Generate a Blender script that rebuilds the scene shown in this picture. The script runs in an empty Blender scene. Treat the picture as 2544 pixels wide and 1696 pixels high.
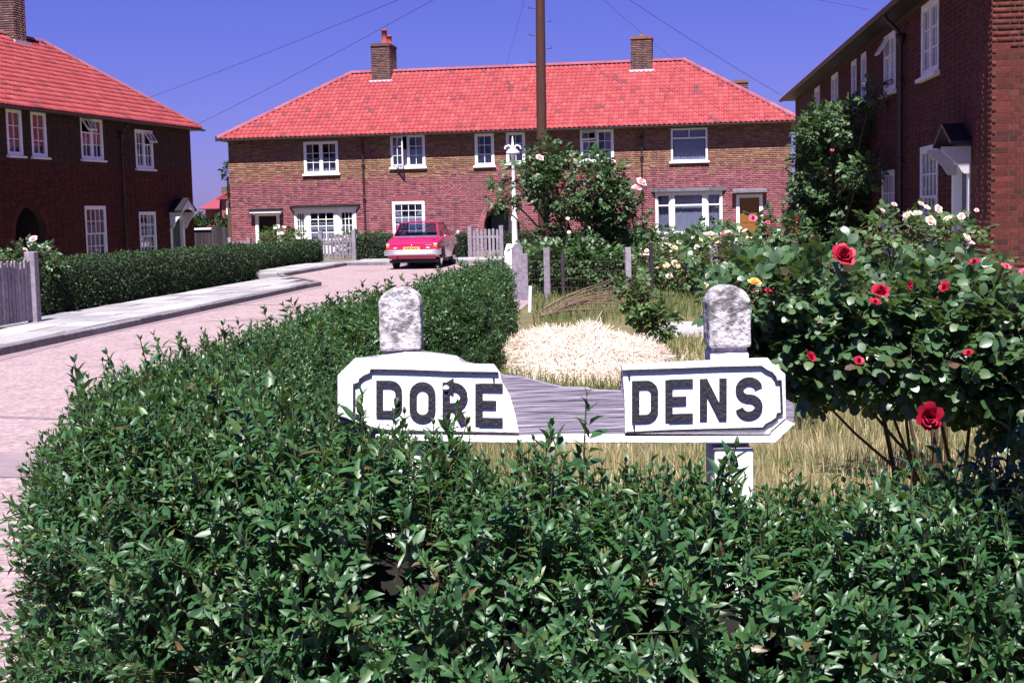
import bpy, math, random
import numpy as np
from mathutils import Vector, Matrix, Euler

random.seed(11)
rng = np.random.default_rng(11)
scene = bpy.context.scene
COL = scene.collection

# ------------------------------------------------------------------ camera
cam_data = bpy.data.cameras.new('camera')
cam = bpy.data.objects.new('camera', cam_data)
COL.objects.link(cam)
cam_data.sensor_fit = 'HORIZONTAL'
cam_data.sensor_width = 36.0
cam_data.lens = 49.0
cam_data.clip_start = 0.05
cam_data.clip_end = 2000.0
PITCH = math.atan(318 / 3463.0)
ROLL = math.radians(1.35)
fwd = Vector((0, math.cos(PITCH), -math.sin(PITCH)))
up0 = Vector((0, math.sin(PITCH), math.cos(PITCH)))
rt0 = Vector((1, 0, 0))
rt = rt0 * math.cos(ROLL) - up0 * math.sin(ROLL)
up = up0 * math.cos(ROLL) + rt0 * math.sin(ROLL)
cam.matrix_world = Matrix(((rt.x, up.x, -fwd.x, 0), (rt.y, up.y, -fwd.y, 0), (rt.z, up.z, -fwd.z, 1.6), (0, 0, 0, 1)))
scene.camera = cam

# ------------------------------------------------------------------ sky and sun
SUN_EL = math.radians(61.0)
SUN_DIR = Vector((-0.085, -0.996, 0)).normalized()          # towards the sun, on the ground
world = bpy.data.worlds.new('World')
scene.world = world
world.use_nodes = True
wn = world.node_tree
wn.nodes.clear()
w_out = wn.nodes.new('ShaderNodeOutputWorld')
w_bg = wn.nodes.new('ShaderNodeBackground')
w_sky = wn.nodes.new('ShaderNodeTexSky')
w_sky.sky_type = 'NISHITA'
w_sky.sun_disc = False
w_sky.sun_elevation = SUN_EL
w_sky.sun_rotation = math.atan2(SUN_DIR.x, SUN_DIR.y)
w_sky.air_density = 1.0
w_sky.dust_density = 0.3
w_sky.ozone_density = 3.0
w_mix = wn.nodes.new('ShaderNodeMix')
w_mix.data_type = 'RGBA'
w_mix.blend_type = 'MULTIPLY'
w_mix.inputs[0].default_value = 1.0
SKY_TINT = (0.375, 0.315, 0.90, 1.0)                            # the old slide film's violet sky
w_mix.inputs[7].default_value = SKY_TINT
w_bg.inputs['Strength'].default_value = 0.05
wn.links.new(w_sky.outputs[0], w_mix.inputs[6])
wn.links.new(w_mix.outputs[2], w_bg.inputs['Color'])
wn.links.new(w_bg.outputs[0], w_out.inputs[0])

sun_data = bpy.data.lights.new('sun', 'SUN')
sun_data.energy = 5.0
sun_data.angle = math.radians(0.53)
sun_data.color = (1.0, 0.955, 0.93)
sun = bpy.data.objects.new('sun', sun_data)
COL.objects.link(sun)
sd = Vector((SUN_DIR.x * math.cos(SUN_EL), SUN_DIR.y * math.cos(SUN_EL), math.sin(SUN_EL)))
sun.rotation_mode = 'QUATERNION'
sun.rotation_quaternion = sd.to_track_quat('Z', 'Y')
sun.location = (0, -20, 60)

scene.view_settings.view_transform = 'Standard'
scene.view_settings.look = 'None'
scene.view_settings.gamma = 1.0
scene.view_settings.exposure = 1.35
scene.view_settings.use_curve_mapping = False
scene.cycles.max_bounces = 6
scene.cycles.transparent_max_bounces = 12

# ------------------------------------------------------------------ materials
def _new(name):
    m = bpy.data.materials.new(name)
    m.use_nodes = True
    nt = m.node_tree
    return m, nt, nt.nodes['Principled BSDF'], nt.nodes['Material Output']

def _ramp(nt, cols, interp='LINEAR'):
    r = nt.nodes.new('ShaderNodeValToRGB')
    r.color_ramp.interpolation = interp
    el = r.color_ramp.elements
    while len(el) < len(cols):
        el.new(0.5)
    for i, c in enumerate(cols):
        if len(c) == 2:
            el[i].position = c[0]; el[i].color = tuple(c[1]) + (1,)
        else:
            el[i].position = i / max(1, len(cols) - (0 if interp == 'CONSTANT' else 1)); el[i].color = tuple(c) + (1,)
    return r

def noisy(name, cols, scale=8.0, detail=6.0, rough=0.8, bump=0.0, bump_scale=None, spec=0.3, stretch=None, metallic=0.0, distort=0.0):
    """Principled material whose base colour wanders between COLS with an object-space noise."""
    m, nt, b, out = _new(name)
    tc = nt.nodes.new('ShaderNodeTexCoord')
    src = tc.outputs['Object']
    if stretch:
        mp = nt.nodes.new('ShaderNodeMapping')
        mp.inputs['Scale'].default_value = stretch
        nt.links.new(src, mp.inputs['Vector'])
        src = mp.outputs[0]
    n = nt.nodes.new('ShaderNodeTexNoise')
    n.inputs['Scale'].default_value = scale
    n.inputs['Detail'].default_value = detail
    n.inputs['Roughness'].default_value = 0.65
    n.inputs['Distortion'].default_value = distort
    nt.links.new(src, n.inputs['Vector'])
    r = _ramp(nt, cols)
    nt.links.new(n.outputs['Fac'], r.inputs[0])
    nt.links.new(r.outputs[0], b.inputs['Base Color'])
    b.inputs['Roughness'].default_value = rough
    b.inputs['Specular IOR Level'].default_value = spec
    b.inputs['Metallic'].default_value = metallic
    if bump:
        n2 = nt.nodes.new('ShaderNodeTexNoise')
        n2.inputs['Scale'].default_value = bump_scale or scale * 4
        n2.inputs['Detail'].default_value = 8
        nt.links.new(src, n2.inputs['Vector'])
        bp = nt.nodes.new('ShaderNodeBump')
        bp.inputs['Strength'].default_value = bump
        bp.inputs['Distance'].default_value = 0.02
        nt.links.new(n2.outputs['Fac'], bp.inputs['Height'])
        nt.links.new(bp.outputs[0], b.inputs['Normal'])
    return m

def plain(name, col, rough=0.6, spec=0.4, metallic=0.0, var=0.12, scale=6.0):
    c = np.array(col)
    return noisy(name, [(0.25, tuple(c * (1 - var))), (0.75, tuple(np.minimum(c * (1 + var), 1)))], scale=scale, rough=rough, spec=spec, metallic=metallic)

def _tone(nt):
    """A number per piece: the 'tone' attribute of a joined mesh plus the random number of a single object."""
    a = nt.nodes.new('ShaderNodeAttribute')
    a.attribute_name = 'tone'
    oi = nt.nodes.new('ShaderNodeObjectInfo')
    ad = nt.nodes.new('ShaderNodeMath'); ad.operation = 'ADD'
    fr = nt.nodes.new('ShaderNodeMath'); fr.operation = 'FRACT'
    nt.links.new(a.outputs['Fac'], ad.inputs[0])
    nt.links.new(oi.outputs['Random'], ad.inputs[1])
    nt.links.new(ad.outputs[0], fr.inputs[0])
    return fr.outputs[0]

def pieces(name, cols, rough=0.85, bump=0.4, spec=0.25, nscale=25.0, namt=0.35, bumpscale=60.0, stains=None):
    """Material for bricks, tiles, slabs, planks: each piece takes its own colour out of COLS; fine grain on top."""
    m, nt, b, out = _new(name)
    t = _tone(nt)
    r = _ramp(nt, cols)
    nt.links.new(t, r.inputs[0])
    tc = nt.nodes.new('ShaderNodeTexCoord')
    geo = nt.nodes.new('ShaderNodeNewGeometry')
    n = nt.nodes.new('ShaderNodeTexNoise')
    n.inputs['Scale'].default_value = nscale
    n.inputs['Detail'].default_value = 5
    nt.links.new(geo.outputs['Position'], n.inputs['Vector'])
    mr = nt.nodes.new('ShaderNodeMapRange')
    mr.inputs['From Min'].default_value = 0.25
    mr.inputs['From Max'].default_value = 0.75
    mr.inputs['To Min'].default_value = 1 - namt
    mr.inputs['To Max'].default_value = 1 + namt
    nt.links.new(n.outputs['Fac'], mr.inputs['Value'])
    mx = nt.nodes.new('ShaderNodeMix'); mx.data_type = 'RGBA'; mx.blend_type = 'MULTIPLY'
    mx.inputs[0].default_value = 1.0
    nt.links.new(r.outputs[0], mx.inputs[6])
    nt.links.new(mr.outputs[0], mx.inputs[7])
    col = mx.outputs[2]
    if stains:
        n3 = nt.nodes.new('ShaderNodeTexNoise')
        n3.inputs['Scale'].default_value = stains[0]
        n3.inputs['Detail'].default_value = 4
        nt.links.new(geo.outputs['Position'], n3.inputs['Vector'])
        m3 = nt.nodes.new('ShaderNodeMapRange')
        m3.inputs['From Min'].default_value = 0.5; m3.inputs['From Max'].default_value = 0.75
        m3.inputs['To Min'].default_value = 0.0; m3.inputs['To Max'].default_value = stains[2]
        nt.links.new(n3.outputs['Fac'], m3.inputs['Value'])
        mx3 = nt.nodes.new('ShaderNodeMix'); mx3.data_type = 'RGBA'
        nt.links.new(m3.outputs[0], mx3.inputs[0])
        nt.links.new(col, mx3.inputs[6])
        mx3.inputs[7].default_value = tuple(stains[1]) + (1,)
        col = mx3.outputs[2]
    nt.links.new(col, b.inputs['Base Color'])
    b.inputs['Roughness'].default_value = rough
    b.inputs['Specular IOR Level'].default_value = spec
    if bump:
        n2 = nt.nodes.new('ShaderNodeTexNoise'); n2.inputs['Scale'].default_value = bumpscale; n2.inputs['Detail'].default_value = 6
        nt.links.new(geo.outputs['Position'], n2.inputs['Vector'])
        bp = nt.nodes.new('ShaderNodeBump'); bp.inputs['Strength'].default_value = bump; bp.inputs['Distance'].default_value = 0.01
        nt.links.new(n2.outputs['Fac'], bp.inputs['Height'])
        nt.links.new(bp.outputs[0], b.inputs['Normal'])
    return m

def leafy(name, cols, rough=0.35, spec=0.5, trans=0.22, tcol=(0.16, 0.26, 0.05)):
    """Leaf material: colour per leaf, a soft sheen, and some light let through."""
    m, nt, b, out = _new(name)
    t = _tone(nt)
    r = _ramp(nt, cols)
    nt.links.new(t, r.inputs[0])
    nt.links.new(r.outputs[0], b.inputs['Base Color'])
    b.inputs['Roughness'].default_value = rough
    b.inputs['Specular IOR Level'].default_value = spec
    tr = nt.nodes.new('ShaderNodeBsdfTranslucent')
    tr.inputs['Color'].default_value = tuple(tcol) + (1,)
    mx = nt.nodes.new('ShaderNodeMixShader')
    mx.inputs[0].default_value = trans
    nt.links.new(b.outputs[0], mx.inputs[1])
    nt.links.new(tr.outputs[0], mx.inputs[2])
    nt.links.new(mx.outputs[0], out.inputs['Surface'])
    return m

def glass(name, tint=(0.75, 0.78, 0.85), refl=0.035):
    m, nt, b, out = _new(name)
    nt.nodes.remove(b)
    tr = nt.nodes.new('ShaderNodeBsdfTransparent'); tr.inputs[0].default_value = tuple(tint) + (1,)
    gl = nt.nodes.new('ShaderNodeBsdfGlossy'); gl.inputs['Roughness'].default_value = 0.02
    fr = nt.nodes.new('ShaderNodeLayerWeight'); fr.inputs['Blend'].default_value = 0.5
    pw = nt.nodes.new('ShaderNodeMath'); pw.operation = 'POWER'; pw.inputs[1].default_value = 4.0
    nt.links.new(fr.outputs['Facing'], pw.inputs[0])
    ad = nt.nodes.new('ShaderNodeMath'); ad.operation = 'MULTIPLY_ADD'; ad.inputs[1].default_value = 0.9; ad.inputs[2].default_value = refl; ad.use_clamp = True
    mx = nt.nodes.new('ShaderNodeMixShader')
    nt.links.new(pw.outputs[0], ad.inputs[0])
    nt.links.new(ad.outputs[0], mx.inputs[0])
    nt.links.new(tr.outputs[0], mx.inputs[1])
    nt.links.new(gl.outputs[0], mx.inputs[2])
    nt.links.new(mx.outputs[0], out.inputs['Surface'])
    return m

M = {}
M['brick'] = pieces('red_brick', [(0.235, .066, .076), (0.155, .042, .056), (0.285, .092, .10), (0.20, .054, .062), (0.11, .040, .055), (0.30, .115, .125), (0.215, .056, .064)], stains=(0.35, (0.165, .062, .075), 0.5))
M['brick_brown'] = pieces('stock_brick', [(0.205, .112, .058), (0.155, .070, .046), (0.265, .155, .08), (0.125, .060, .046), (0.275, .17, .095), (0.185, .080, .056), (0.17, .06, .05)], stains=(0.5, (0.15, .08, .06), 0.45))
M['brick_shade_dark'] = pieces('shade_darkened_red_brick', [(0.086, .016, .012), (0.058, .012, .009), (0.108, .023, .017), (0.072, .0145, .011), (0.036, .011, .009)])  # dark brick, lowered further so the side terraces look deeper in shade
M['brick_shade_dark_upper'] = pieces('shade_darkened_stock_brick', [(0.056, .028, .021), (0.042, .021, .017), (0.070, .036, .026)])  # stock brick darkened likewise, shade worked into the left terrace's upper wall
M['mortar'] = noisy('mortar', [(0.3, (.31, .20, .23)), (0.7, (.41, .28, .31))], scale=3, rough=0.95, bump=0.3)
M['mortar_shade_dark'] = noisy('shade_darkened_mortar', [(0.3, (.052, .026, .022)), (0.7, (.082, .044, .038))], scale=3, rough=0.95, bump=0.3)  # mortar darkened along with those bricks to deepen the walls' shade
M['mortar_brown'] = noisy('stock_mortar', [(0.3, (.24, .17, .15)), (0.7, (.32, .23, .21))], scale=3, rough=0.95, bump=0.3)
M['chimney_brick'] = pieces('sooty_brick', [(0.12, .06, .055), (0.075, .042, .045), (0.16, .09, .07), (0.05, .032, .036)])
M['tile'] = pieces('clay_pantile', [(0.0, (0.27, .041, .046)), (0.2, (0.245, .036, .041)), (0.4, (0.30, .055, .058)), (0.6, (0.26, .039, .043)), (0.8, (0.32, .066, .068)), (0.95, (0.275, .045, .050)), (0.957, (0.21, .036, .044)), (0.968, (0.13, .036, .048)), (1.0, (0.17, .04, .048))], rough=0.78, bump=0.25, namt=0.13, stains=(0.4, (0.235, .035, .042), 0.35))
M['ridge'] = pieces('clay_ridge_tile', [(0.24, .072, .10), (0.19, .05, .07), (0.27, .09, .12)], rough=0.8)
M['white'] = noisy('white_paint', [(0.3, (.74, .73, .74)), (0.7, (.84, .83, .84))], scale=5, rough=0.45, spec=0.4)
M['white_old'] = noisy('old_white_paint', [(0.3, (.58, .55, .58)), (0.7, (.78, .76, .78))], scale=9, rough=0.6)
M['white_shaded'] = plain('shaded_white_paint', (.40, .38, .41), rough=.6)  # white paint greyed: the right canopy brackets' shade is in the colour
M['lead'] = noisy('lead_sheet', [(0.3, (.10, .095, .115)), (0.7, (.17, .16, .19))], scale=4, rough=0.6, spec=0.5)
M['black'] = plain('black_paint', (.018, .016, .02), rough=0.4)
M['gutter'] = plain('dark_brown_gutter', (.035, .022, .024), rough=0.5)
M['flashing'] = plain('white_flashing', (.50, .46, .50), rough=0.7)
M['cowl'] = plain('clay_pot', (.27, .05, .05), rough=0.8)
M['glass'] = glass('window_glass')
M['lace'] = noisy('net_curtain', [(0.35, (.32, .30, .33)), (0.65, (.48, .46, .50))], scale=6, stretch=(9, 9, 0.4), rough=0.9)
M['cream_curtain'] = noisy('cream_curtain', [(0.35, (.40, .34, .27)), (0.65, (.52, .46, .38))], scale=6, stretch=(9, 9, 0.4), rough=0.9)
M['pink_curtain'] = noisy('faded_pink_curtain', [(0.35, (.30, .17, .16)), (0.65, (.42, .26, .24))], scale=6, stretch=(9, 9, 0.4), rough=0.9)
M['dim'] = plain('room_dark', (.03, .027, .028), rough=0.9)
M['door_dark'] = plain('dark_door', (.03, .016, .012), rough=0.35)
M['door_brown'] = plain('brown_door', (.20, .085, .02), rough=0.4)
M['door_green'] = plain('green_door', (.018, .075, .075), rough=0.4)
M['door_grey'] = plain('slate_door', (.05, .075, .09), rough=0.45)
M['concrete'] = pieces('paving_concrete', [(.27, .255, .265), (.19, .178, .195), (.36, .34, .35), (.23, .215, .23), (.33, .315, .325)], rough=0.9, nscale=8, namt=0.16, bump=0.2, stains=(1.4, (.19, .17, .185), 0.4))
M['kerb'] = pieces('kerb_stone', [(.17, .15, .17), (.13, .115, .13), (.20, .185, .20)], rough=0.9, nscale=10, namt=0.3, bump=0.3)
M['joint'] = plain('paving_joint', (.13, .115, .115), rough=0.95)
M['grey_wood'] = pieces('weathered_wood', [(.20, .178, .215), (.15, .13, .165), (.245, .215, .255), (.175, .15, .185)], rough=0.85, nscale=14, namt=0.35)
M['brown_wood'] = noisy('creosoted_pole', [(0.3, (.040, .014, .011)), (0.7, (.072, .026, .020))], scale=6, stretch=(6, 6, 0.35), rough=0.8, bump=0.4)
M['dark_wood'] = pieces('tarred_boards', [(.035, .026, .036), (.022, .017, .022), (.05, .036, .048)], rough=0.8)
M['steel'] = plain('grey_steel', (.35, .34, .36), rough=0.45, metallic=0.6)
M['soil'] = noisy('garden_soil', [(0.3, (.10, .075, .05)), (0.7, (.17, .13, .085))], scale=4, rough=0.95, bump=0.6)
M['shade_core'] = noisy('twigs_or_shade_core', [(0.3, (.004, .0035, .0025)), (0.7, (.009, .007, .005))], scale=20, rough=0.95)  # near-black: the hedges' inner shade is put into this core colour
M['stem'] = noisy('stems', [(0.3, (.045, .045, .02)), (0.7, (.075, .06, .03))], scale=20, rough=0.7)
M['cane'] = noisy('rose_cane', [(0.3, (.05, .033, .018)), (0.7, (.09, .055, .03))], scale=15, rough=0.7)
M['privet'] = leafy('privet_leaf', [(0.0, (.015, .058, .019)), (.25, (.025, .082, .022)), (.45, (.017, .062, .023)), (.65, (.042, .104, .026)), (.85, (.022, .072, .023)), (.95, (.065, .11, .03)), (.985, (.05, .09, .026)), (.99, (.10, .065, .025)), (1.0, (.08, .05, .02))], rough=0.47, spec=0.55, trans=0.16, tcol=(.13, .25, .04))
M['hedge'] = leafy('clipped_privet_leaf', [(.014, .036, .012), (.024, .052, .015), (.017, .040, .014), (.030, .060, .018)], rough=0.55, spec=0.3, trans=0.12, tcol=(.08, .13, .03))
M['rose_leaf'] = leafy('rose_leaf', [(0, (.032, .078, .030)), (.3, (.046, .100, .036)), (.55, (.026, .066, .028)), (.8, (.065, .125, .042)), (.93, (.048, .09, .034)), (.95, (.10, .06, .035)), (1, (.08, .045, .03))], rough=0.44, spec=0.7, trans=0.2, tcol=(.14, .24, .05))
M['shrub_leaf'] = leafy('shrub_rose_leaf', [(.030, .072, .024), (.046, .098, .030), (.022, .056, .021), (.066, .12, .036)], rough=0.5, spec=0.5, trans=0.15, tcol=(.10, .18, .04))
M['tree_leaf'] = leafy('tree_leaf', [(.016, .036, .018), (.024, .048, .022), (.013, .030, .017)], rough=0.6, spec=0.25, trans=.12)
M['yellow_leaf'] = leafy('pale_rose_leaf', [(.05, .095, .03), (.07, .12, .04), (.036, .075, .03)], rough=0.5, spec=0.35)
M['grass_dry'] = leafy('dry_grass', [(.47, .37, .21), (.38, .31, .15), (.58, .47, .31), (.20, .20, .07), (.42, .34, .19), (.27, .20, .10)], rough=0.7, spec=0.2, trans=0.25, tcol=(.42, .34, .18))
M['grass_green'] = leafy('green_grass', [(.085, .115, .038), (.12, .145, .05), (.18, .18, .07), (.065, .095, .038)], rough=0.7, spec=0.2, trans=0.25, tcol=(.14, .19, .05))
M['straw'] = leafy('hay', [(.78, .68, .60), (.64, .52, .43), (.84, .77, .70), (.50, .37, .29)], rough=0.7, spec=0.2, trans=0.25, tcol=(.66, .55, .45))
M['straw_core'] = noisy('hay_core', [(0.3, (.50, .41, .34)), (0.7, (.68, .58, .50))], scale=12, rough=0.95, bump=0.8)
def petal(name, cols, trans=0.3):
    return leafy(name, cols, rough=0.55, spec=0.25, trans=trans, tcol=cols[0])
M['rose_red'] = petal('red_petal', [(.28, .005, .024), (.40, .010, .042), (.18, .003, .014)], .2)
M['rose_pink'] = petal('pink_petal', [(.48, .06, .13), (.55, .12, .2)], .2)
M['rose_cream'] = petal('cream_petal', [(.82, .68, .58), (.86, .74, .66), (.84, .62, .56)])
M['rose_blush'] = petal('blush_petal', [(.84, .56, .56), (.86, .64, .62)])
M['rose_yellow'] = petal('yellow_petal', [(.86, .74, .42), (.88, .80, .56), (.84, .66, .3)])
M['rose_orange'] = petal('orange_petal', [(.86, .50, .10), (.88, .62, .22)])
M['young'] = leafy('young_red_leaf', [(.42, .06, .03), (.55, .14, .05), (.30, .05, .03)])

# ------------------------------------------------------------------ objects
def link(o, parent=None):
    COL.objects.link(o)
    if parent is not None:
        o.parent = parent
    return o

def tag(o, label=None, category=None, group=None, kind=None):
    if label: o['label'] = label
    if category: o['category'] = category
    if group: o['group'] = group
    if kind: o['kind'] = kind
    return o

def empty(name, loc=(0, 0, 0), rz=0.0, label=None, category=None, group=None, parent=None):
    o = bpy.data.objects.new(name, None)
    o.empty_display_size = 0.2
    o.location = loc
    o.rotation_euler = (0, 0, rz)
    link(o, parent)
    return tag(o, label, category, group)

def put(name, mesh, parent=None, loc=None, rot=None, quat=None, scale=None):
    """A further object that shares MESH."""
    o = bpy.data.objects.new(name, mesh)
    if loc is not None: o.location = loc
    if rot is not None: o.rotation_euler = rot
    if quat is not None:
        o.rotation_mode = 'QUATERNION'; o.rotation_quaternion = quat
    if scale is not None:
        o.scale = (scale,) * 3 if isinstance(scale, (int, float)) else scale
    return link(o, parent)

class MB:
    """Collects boxes, prisms, tubes; build() links them as one mesh object."""
    def __init__(s):
        s.v = []; s.f = []; s.m = []; s.sm = []
    def add(s, vs, fs, m=0, smooth=False):
        n = len(s.v)
        s.v += [tuple(v) for v in vs]
        for f in fs:
            s.f.append(tuple(i + n for i in f)); s.m.append(m); s.sm.append(smooth)
        return s
    def box(s, x0, x1, y0, y1, z0, z1, m=0):
        return s.add([(x0, y0, z0), (x1, y0, z0), (x1, y1, z0), (x0, y1, z0), (x0, y0, z1), (x1, y0, z1), (x1, y1, z1), (x0, y1, z1)],
                     [(0, 3, 2, 1), (4, 5, 6, 7), (0, 1, 5, 4), (1, 2, 6, 5), (2, 3, 7, 6), (3, 0, 4, 7)], m)
    def prism(s, pts, d, m=0, smooth=False):
        """PTS: a closed 3-D outline, swept along D."""
        n = len(pts); d = Vector(d)
        vs = [Vector(p) for p in pts]; vs += [p + d for p in vs]
        fs = [tuple(range(n))[::-1], tuple(range(n, 2 * n))] + [(i, (i + 1) % n, (i + 1) % n + n, i + n) for i in range(n)]
        return s.add(vs, fs, m, smooth)
    def tube(s, path, rad, n=6, m=0, cap=True, smooth=True):
        path = [Vector(p) for p in path]
        if not hasattr(rad, '__len__'): rad = [rad] * len(path)
        vs = []; a = None
        for i, p in enumerate(path):
            t = (path[min(i + 1, len(path) - 1)] - path[max(i - 1, 0)]).normalized()
            if a is None:
                a = Vector((1, 0, 0)) if abs(t.x) < 0.8 else Vector((0, 1, 0))
            a = (a - t * a.dot(t)).normalized()
            b = t.cross(a)
            for k in range(n):
                ang = 2 * math.pi * k / n
                vs.append(p + (a * math.cos(ang) + b * math.sin(ang)) * rad[i])
        fs = [(i * n + k, i * n + (k + 1) % n, (i + 1) * n + (k + 1) % n, (i + 1) * n + k) for i in range(len(path) - 1) for k in range(n)]
        s.add(vs, fs, m, smooth)
        if cap:
            e = (len(path) - 1) * n
            s.add(vs[:n], [tuple(range(n))[::-1]], m); s.add(vs[e:], [tuple(range(n))], m)
        return s
    def lathe(s, prof, c=(0, 0, 0), n=12, m=0, smooth=True):
        vs = [(c[0] + r * math.cos(2 * math.pi * k / n), c[1] + r * math.sin(2 * math.pi * k / n), c[2] + z) for r, z in prof for k in range(n)]
        fs = [(i * n + k, i * n + (k + 1) % n, (i + 1) * n + (k + 1) % n, (i + 1) * n + k) for i in range(len(prof) - 1) for k in range(n)]
        return s.add(vs, fs, m, smooth)
    def mesh(s, name, mats):
        me = bpy.data.meshes.new(name)
        me.from_pydata(s.v, [], s.f)
        for mt in (mats if isinstance(mats, (list, tuple)) else [mats]): me.materials.append(mt)
        me.polygons.foreach_set('material_index', s.m)
        me.polygons.foreach_set('use_smooth', s.sm)
        me.update()
        return me
    def build(s, name, mats, parent=None, kind=None, label=None, bevel=0.0):
        o = bpy.data.objects.new(name, s.mesh(name, mats))
        link(o, parent)
        if kind: o['kind'] = kind
        if label: o['label'] = label
        if bevel:
            b = o.modifiers.new('edge', 'BEVEL'); b.width = bevel; b.segments = 2; b.limit_method = 'ANGLE'
        return o

def npmesh(name, V, F, mats, tone=None, midx=None, smooth=False):
    """Mesh from arrays; F is a list of (n,k) index arrays of 3 or 4 corners; TONE and MIDX per face, in the same order."""
    me = bpy.data.meshes.new(name)
    F = [np.asarray(f, dtype=np.int32) for f in (F if isinstance(F, list) else [F]) if len(f)]
    loops = np.concatenate([f.ravel() for f in F])
    tot = np.concatenate([np.full(len(f), f.shape[1], dtype=np.int32) for f in F])
    start = np.concatenate([[0], np.cumsum(tot)[:-1]]).astype(np.int32)
    me.vertices.add(len(V)); me.vertices.foreach_set('co', np.asarray(V, dtype=np.float32).ravel())
    me.loops.add(len(loops)); me.loops.foreach_set('vertex_index', loops)
    me.polygons.add(len(tot)); me.polygons.foreach_set('loop_start', start); me.polygons.foreach_set('loop_total', tot)
    for mt in (mats if isinstance(mats, (list, tuple)) else [mats]): me.materials.append(mt)
    if midx is not None: me.polygons.foreach_set('material_index', np.asarray(midx, dtype=np.int32))
    if smooth: me.polygons.foreach_set('use_smooth', np.ones(len(tot), dtype=bool))
    me.update(calc_edges=True)
    me.validate()
    if tone is not None:
        a = me.attributes.new('tone', 'FLOAT', 'FACE')
        a.data.foreach_set('value', np.asarray(tone, dtype=np.float32))
    return me

def npobj(name, V, F, mats, parent=None, kind=None, **kw):
    o = bpy.data.objects.new(name, npmesh(name, V, F, mats, **kw))
    link(o, parent)
    if kind: o['kind'] = kind
    return o

def vnoise(p, s=1.0, seed=0.0):
    """Cheap smooth noise of points (n,3), about -1..1."""
    x = np.asarray(p, dtype=float) * s + seed
    return (np.sin(x[:, 0] * 1.7 + 1.3 * np.sin(x[:, 1] * 1.1 + seed)) + np.sin(x[:, 1] * 2.1 + 1.7 * np.sin(x[:, 2] * 1.3)) + np.sin(x[:, 2] * 1.9 + 1.1 * np.sin(x[:, 0] * 1.5 + 2.0))) / 3.0
# ------------------------------------------------------------------ ground, road, pavements
def sheet(name, pts, z, mat, parent=None):
    m = MB(); m.add([(x, y, z) for x, y in pts], [tuple(range(len(pts)))])
    o = m.build(name, mat, parent); o['kind'] = 'structure'
    return o

M['ground'] = noisy('garden_ground', [(0.3, (.07, .065, .03)), (0.5, (.11, .095, .045)), (0.7, (.15, .125, .065))], scale=1.5, rough=0.95, bump=0.5, bump_scale=20)
M['road'] = noisy('road_chippings', [(0.2, (.20, .142, .152)), (0.5, (.262, .19, .20)), (0.8, (.29, .215, .225))], scale=1.6, detail=12, rough=0.9, bump=0.5, bump_scale=70)
def speckle(m, scale, amt):
    nt = m.node_tree; b = nt.nodes['Principled BSDF']
    old = b.inputs['Base Color'].links[0].from_socket
    g = nt.nodes.new('ShaderNodeNewGeometry')
    v = nt.nodes.new('ShaderNodeTexVoronoi'); v.inputs['Scale'].default_value = scale
    mr = nt.nodes.new('ShaderNodeMapRange'); mr.inputs['To Min'].default_value = 1 - amt; mr.inputs['To Max'].default_value = 1 + amt
    sp = nt.nodes.new('ShaderNodeSeparateColor')
    mx = nt.nodes.new('ShaderNodeMix'); mx.data_type = 'RGBA'; mx.blend_type = 'MULTIPLY'; mx.inputs[0].default_value = 1
    nt.links.new(g.outputs['Position'], v.inputs['Vector']); nt.links.new(v.outputs['Color'], sp.inputs[0])
    nt.links.new(sp.outputs[0], mr.inputs['Value'])
    nt.links.new(old, mx.inputs[6]); nt.links.new(mr.outputs[0], mx.inputs[7]); nt.links.new(mx.outputs[2], b.inputs['Base Color'])
speckle(M['road'], 30.0, 0.28)

sheet('ground', [(-400, -60), (400, -60), (400, 500), (-400, 500)], 0.0, M['ground'])
# the road and its kerb line
KERB = [(-8.95, -7.0), (-6.25, 16.94), (-4.62, 31.6), (-4.44, 32.7), (-4.62, 33.4), (-5.9, 36.6), (-6.23, 38.2), (-5.37, 45.9), (-4.07, 45.5), (-1.14, 44.85), (1.6, 44.4)]
RIGHT = [(0.55, 44.4), (0.35, 25.0), (-0.42, 17.0), (-1.06, 9.9), (-1.62, 5.2), (-1.3, 3.0), (-1.1, 1.55), (-1.0, -7.0)]
sheet('road', KERB[:-1] + [(0.55, 44.58)] + RIGHT, 0.012, M['road'])

# tar seams and patches of the road surface, flush sheets
M['tar'] = noisy('tar_patch', [(0.3, (.165, .122, .14)), (0.7, (.225, .168, .185))], scale=3, rough=0.9, bump=0.3)
gut = [(KERB[1][0] - .2, 15.2)] + [KERB[1], KERB[2], KERB[3]]
for pts in ([(-6.43, 15.4), (-6.25, 16.94), (-4.62, 31.6), (-4.44, 32.7), (-4.24, 32.6), (-4.38, 31.5), (-5.85, 19.5), (-5.98, 16.9), (-6.16, 15.4)], [(-7.0, 9.6), (-1.9, 8.4), (-1.75, 9.1), (-4.2, 9.9), (-7.0, 10.2)], [(-6.2, 12.2), (-1.9, 10.6), (-1.9, 10.68), (-6.2, 12.32)], [(-4.9, 17.5), (-3.6, 17.8), (-3.5, 18.0), (-4.6, 17.75)], [(-2.4, 23.0), (-1.5, 23.4), (-1.6, 23.7), (-2.5, 23.3)], [(-5.2, 26.0), (-1.6, 25.1), (-1.6, 25.16), (-5.2, 26.1)], [(-5.0, 22.0), (-3.6, 22.5), (-3.0, 22.2), (-3.4, 21.9)], [(-3.6, 29.6), (-2.2, 29.9), (-2.3, 30.2), (-3.7, 29.9)], [(-4.6, 41.2), (-3.9, 41.0), (-3.8, 41.3), (-4.5, 41.6)]):
    o = sheet('road_patch', pts, 0.016, M['tar'])

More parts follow.
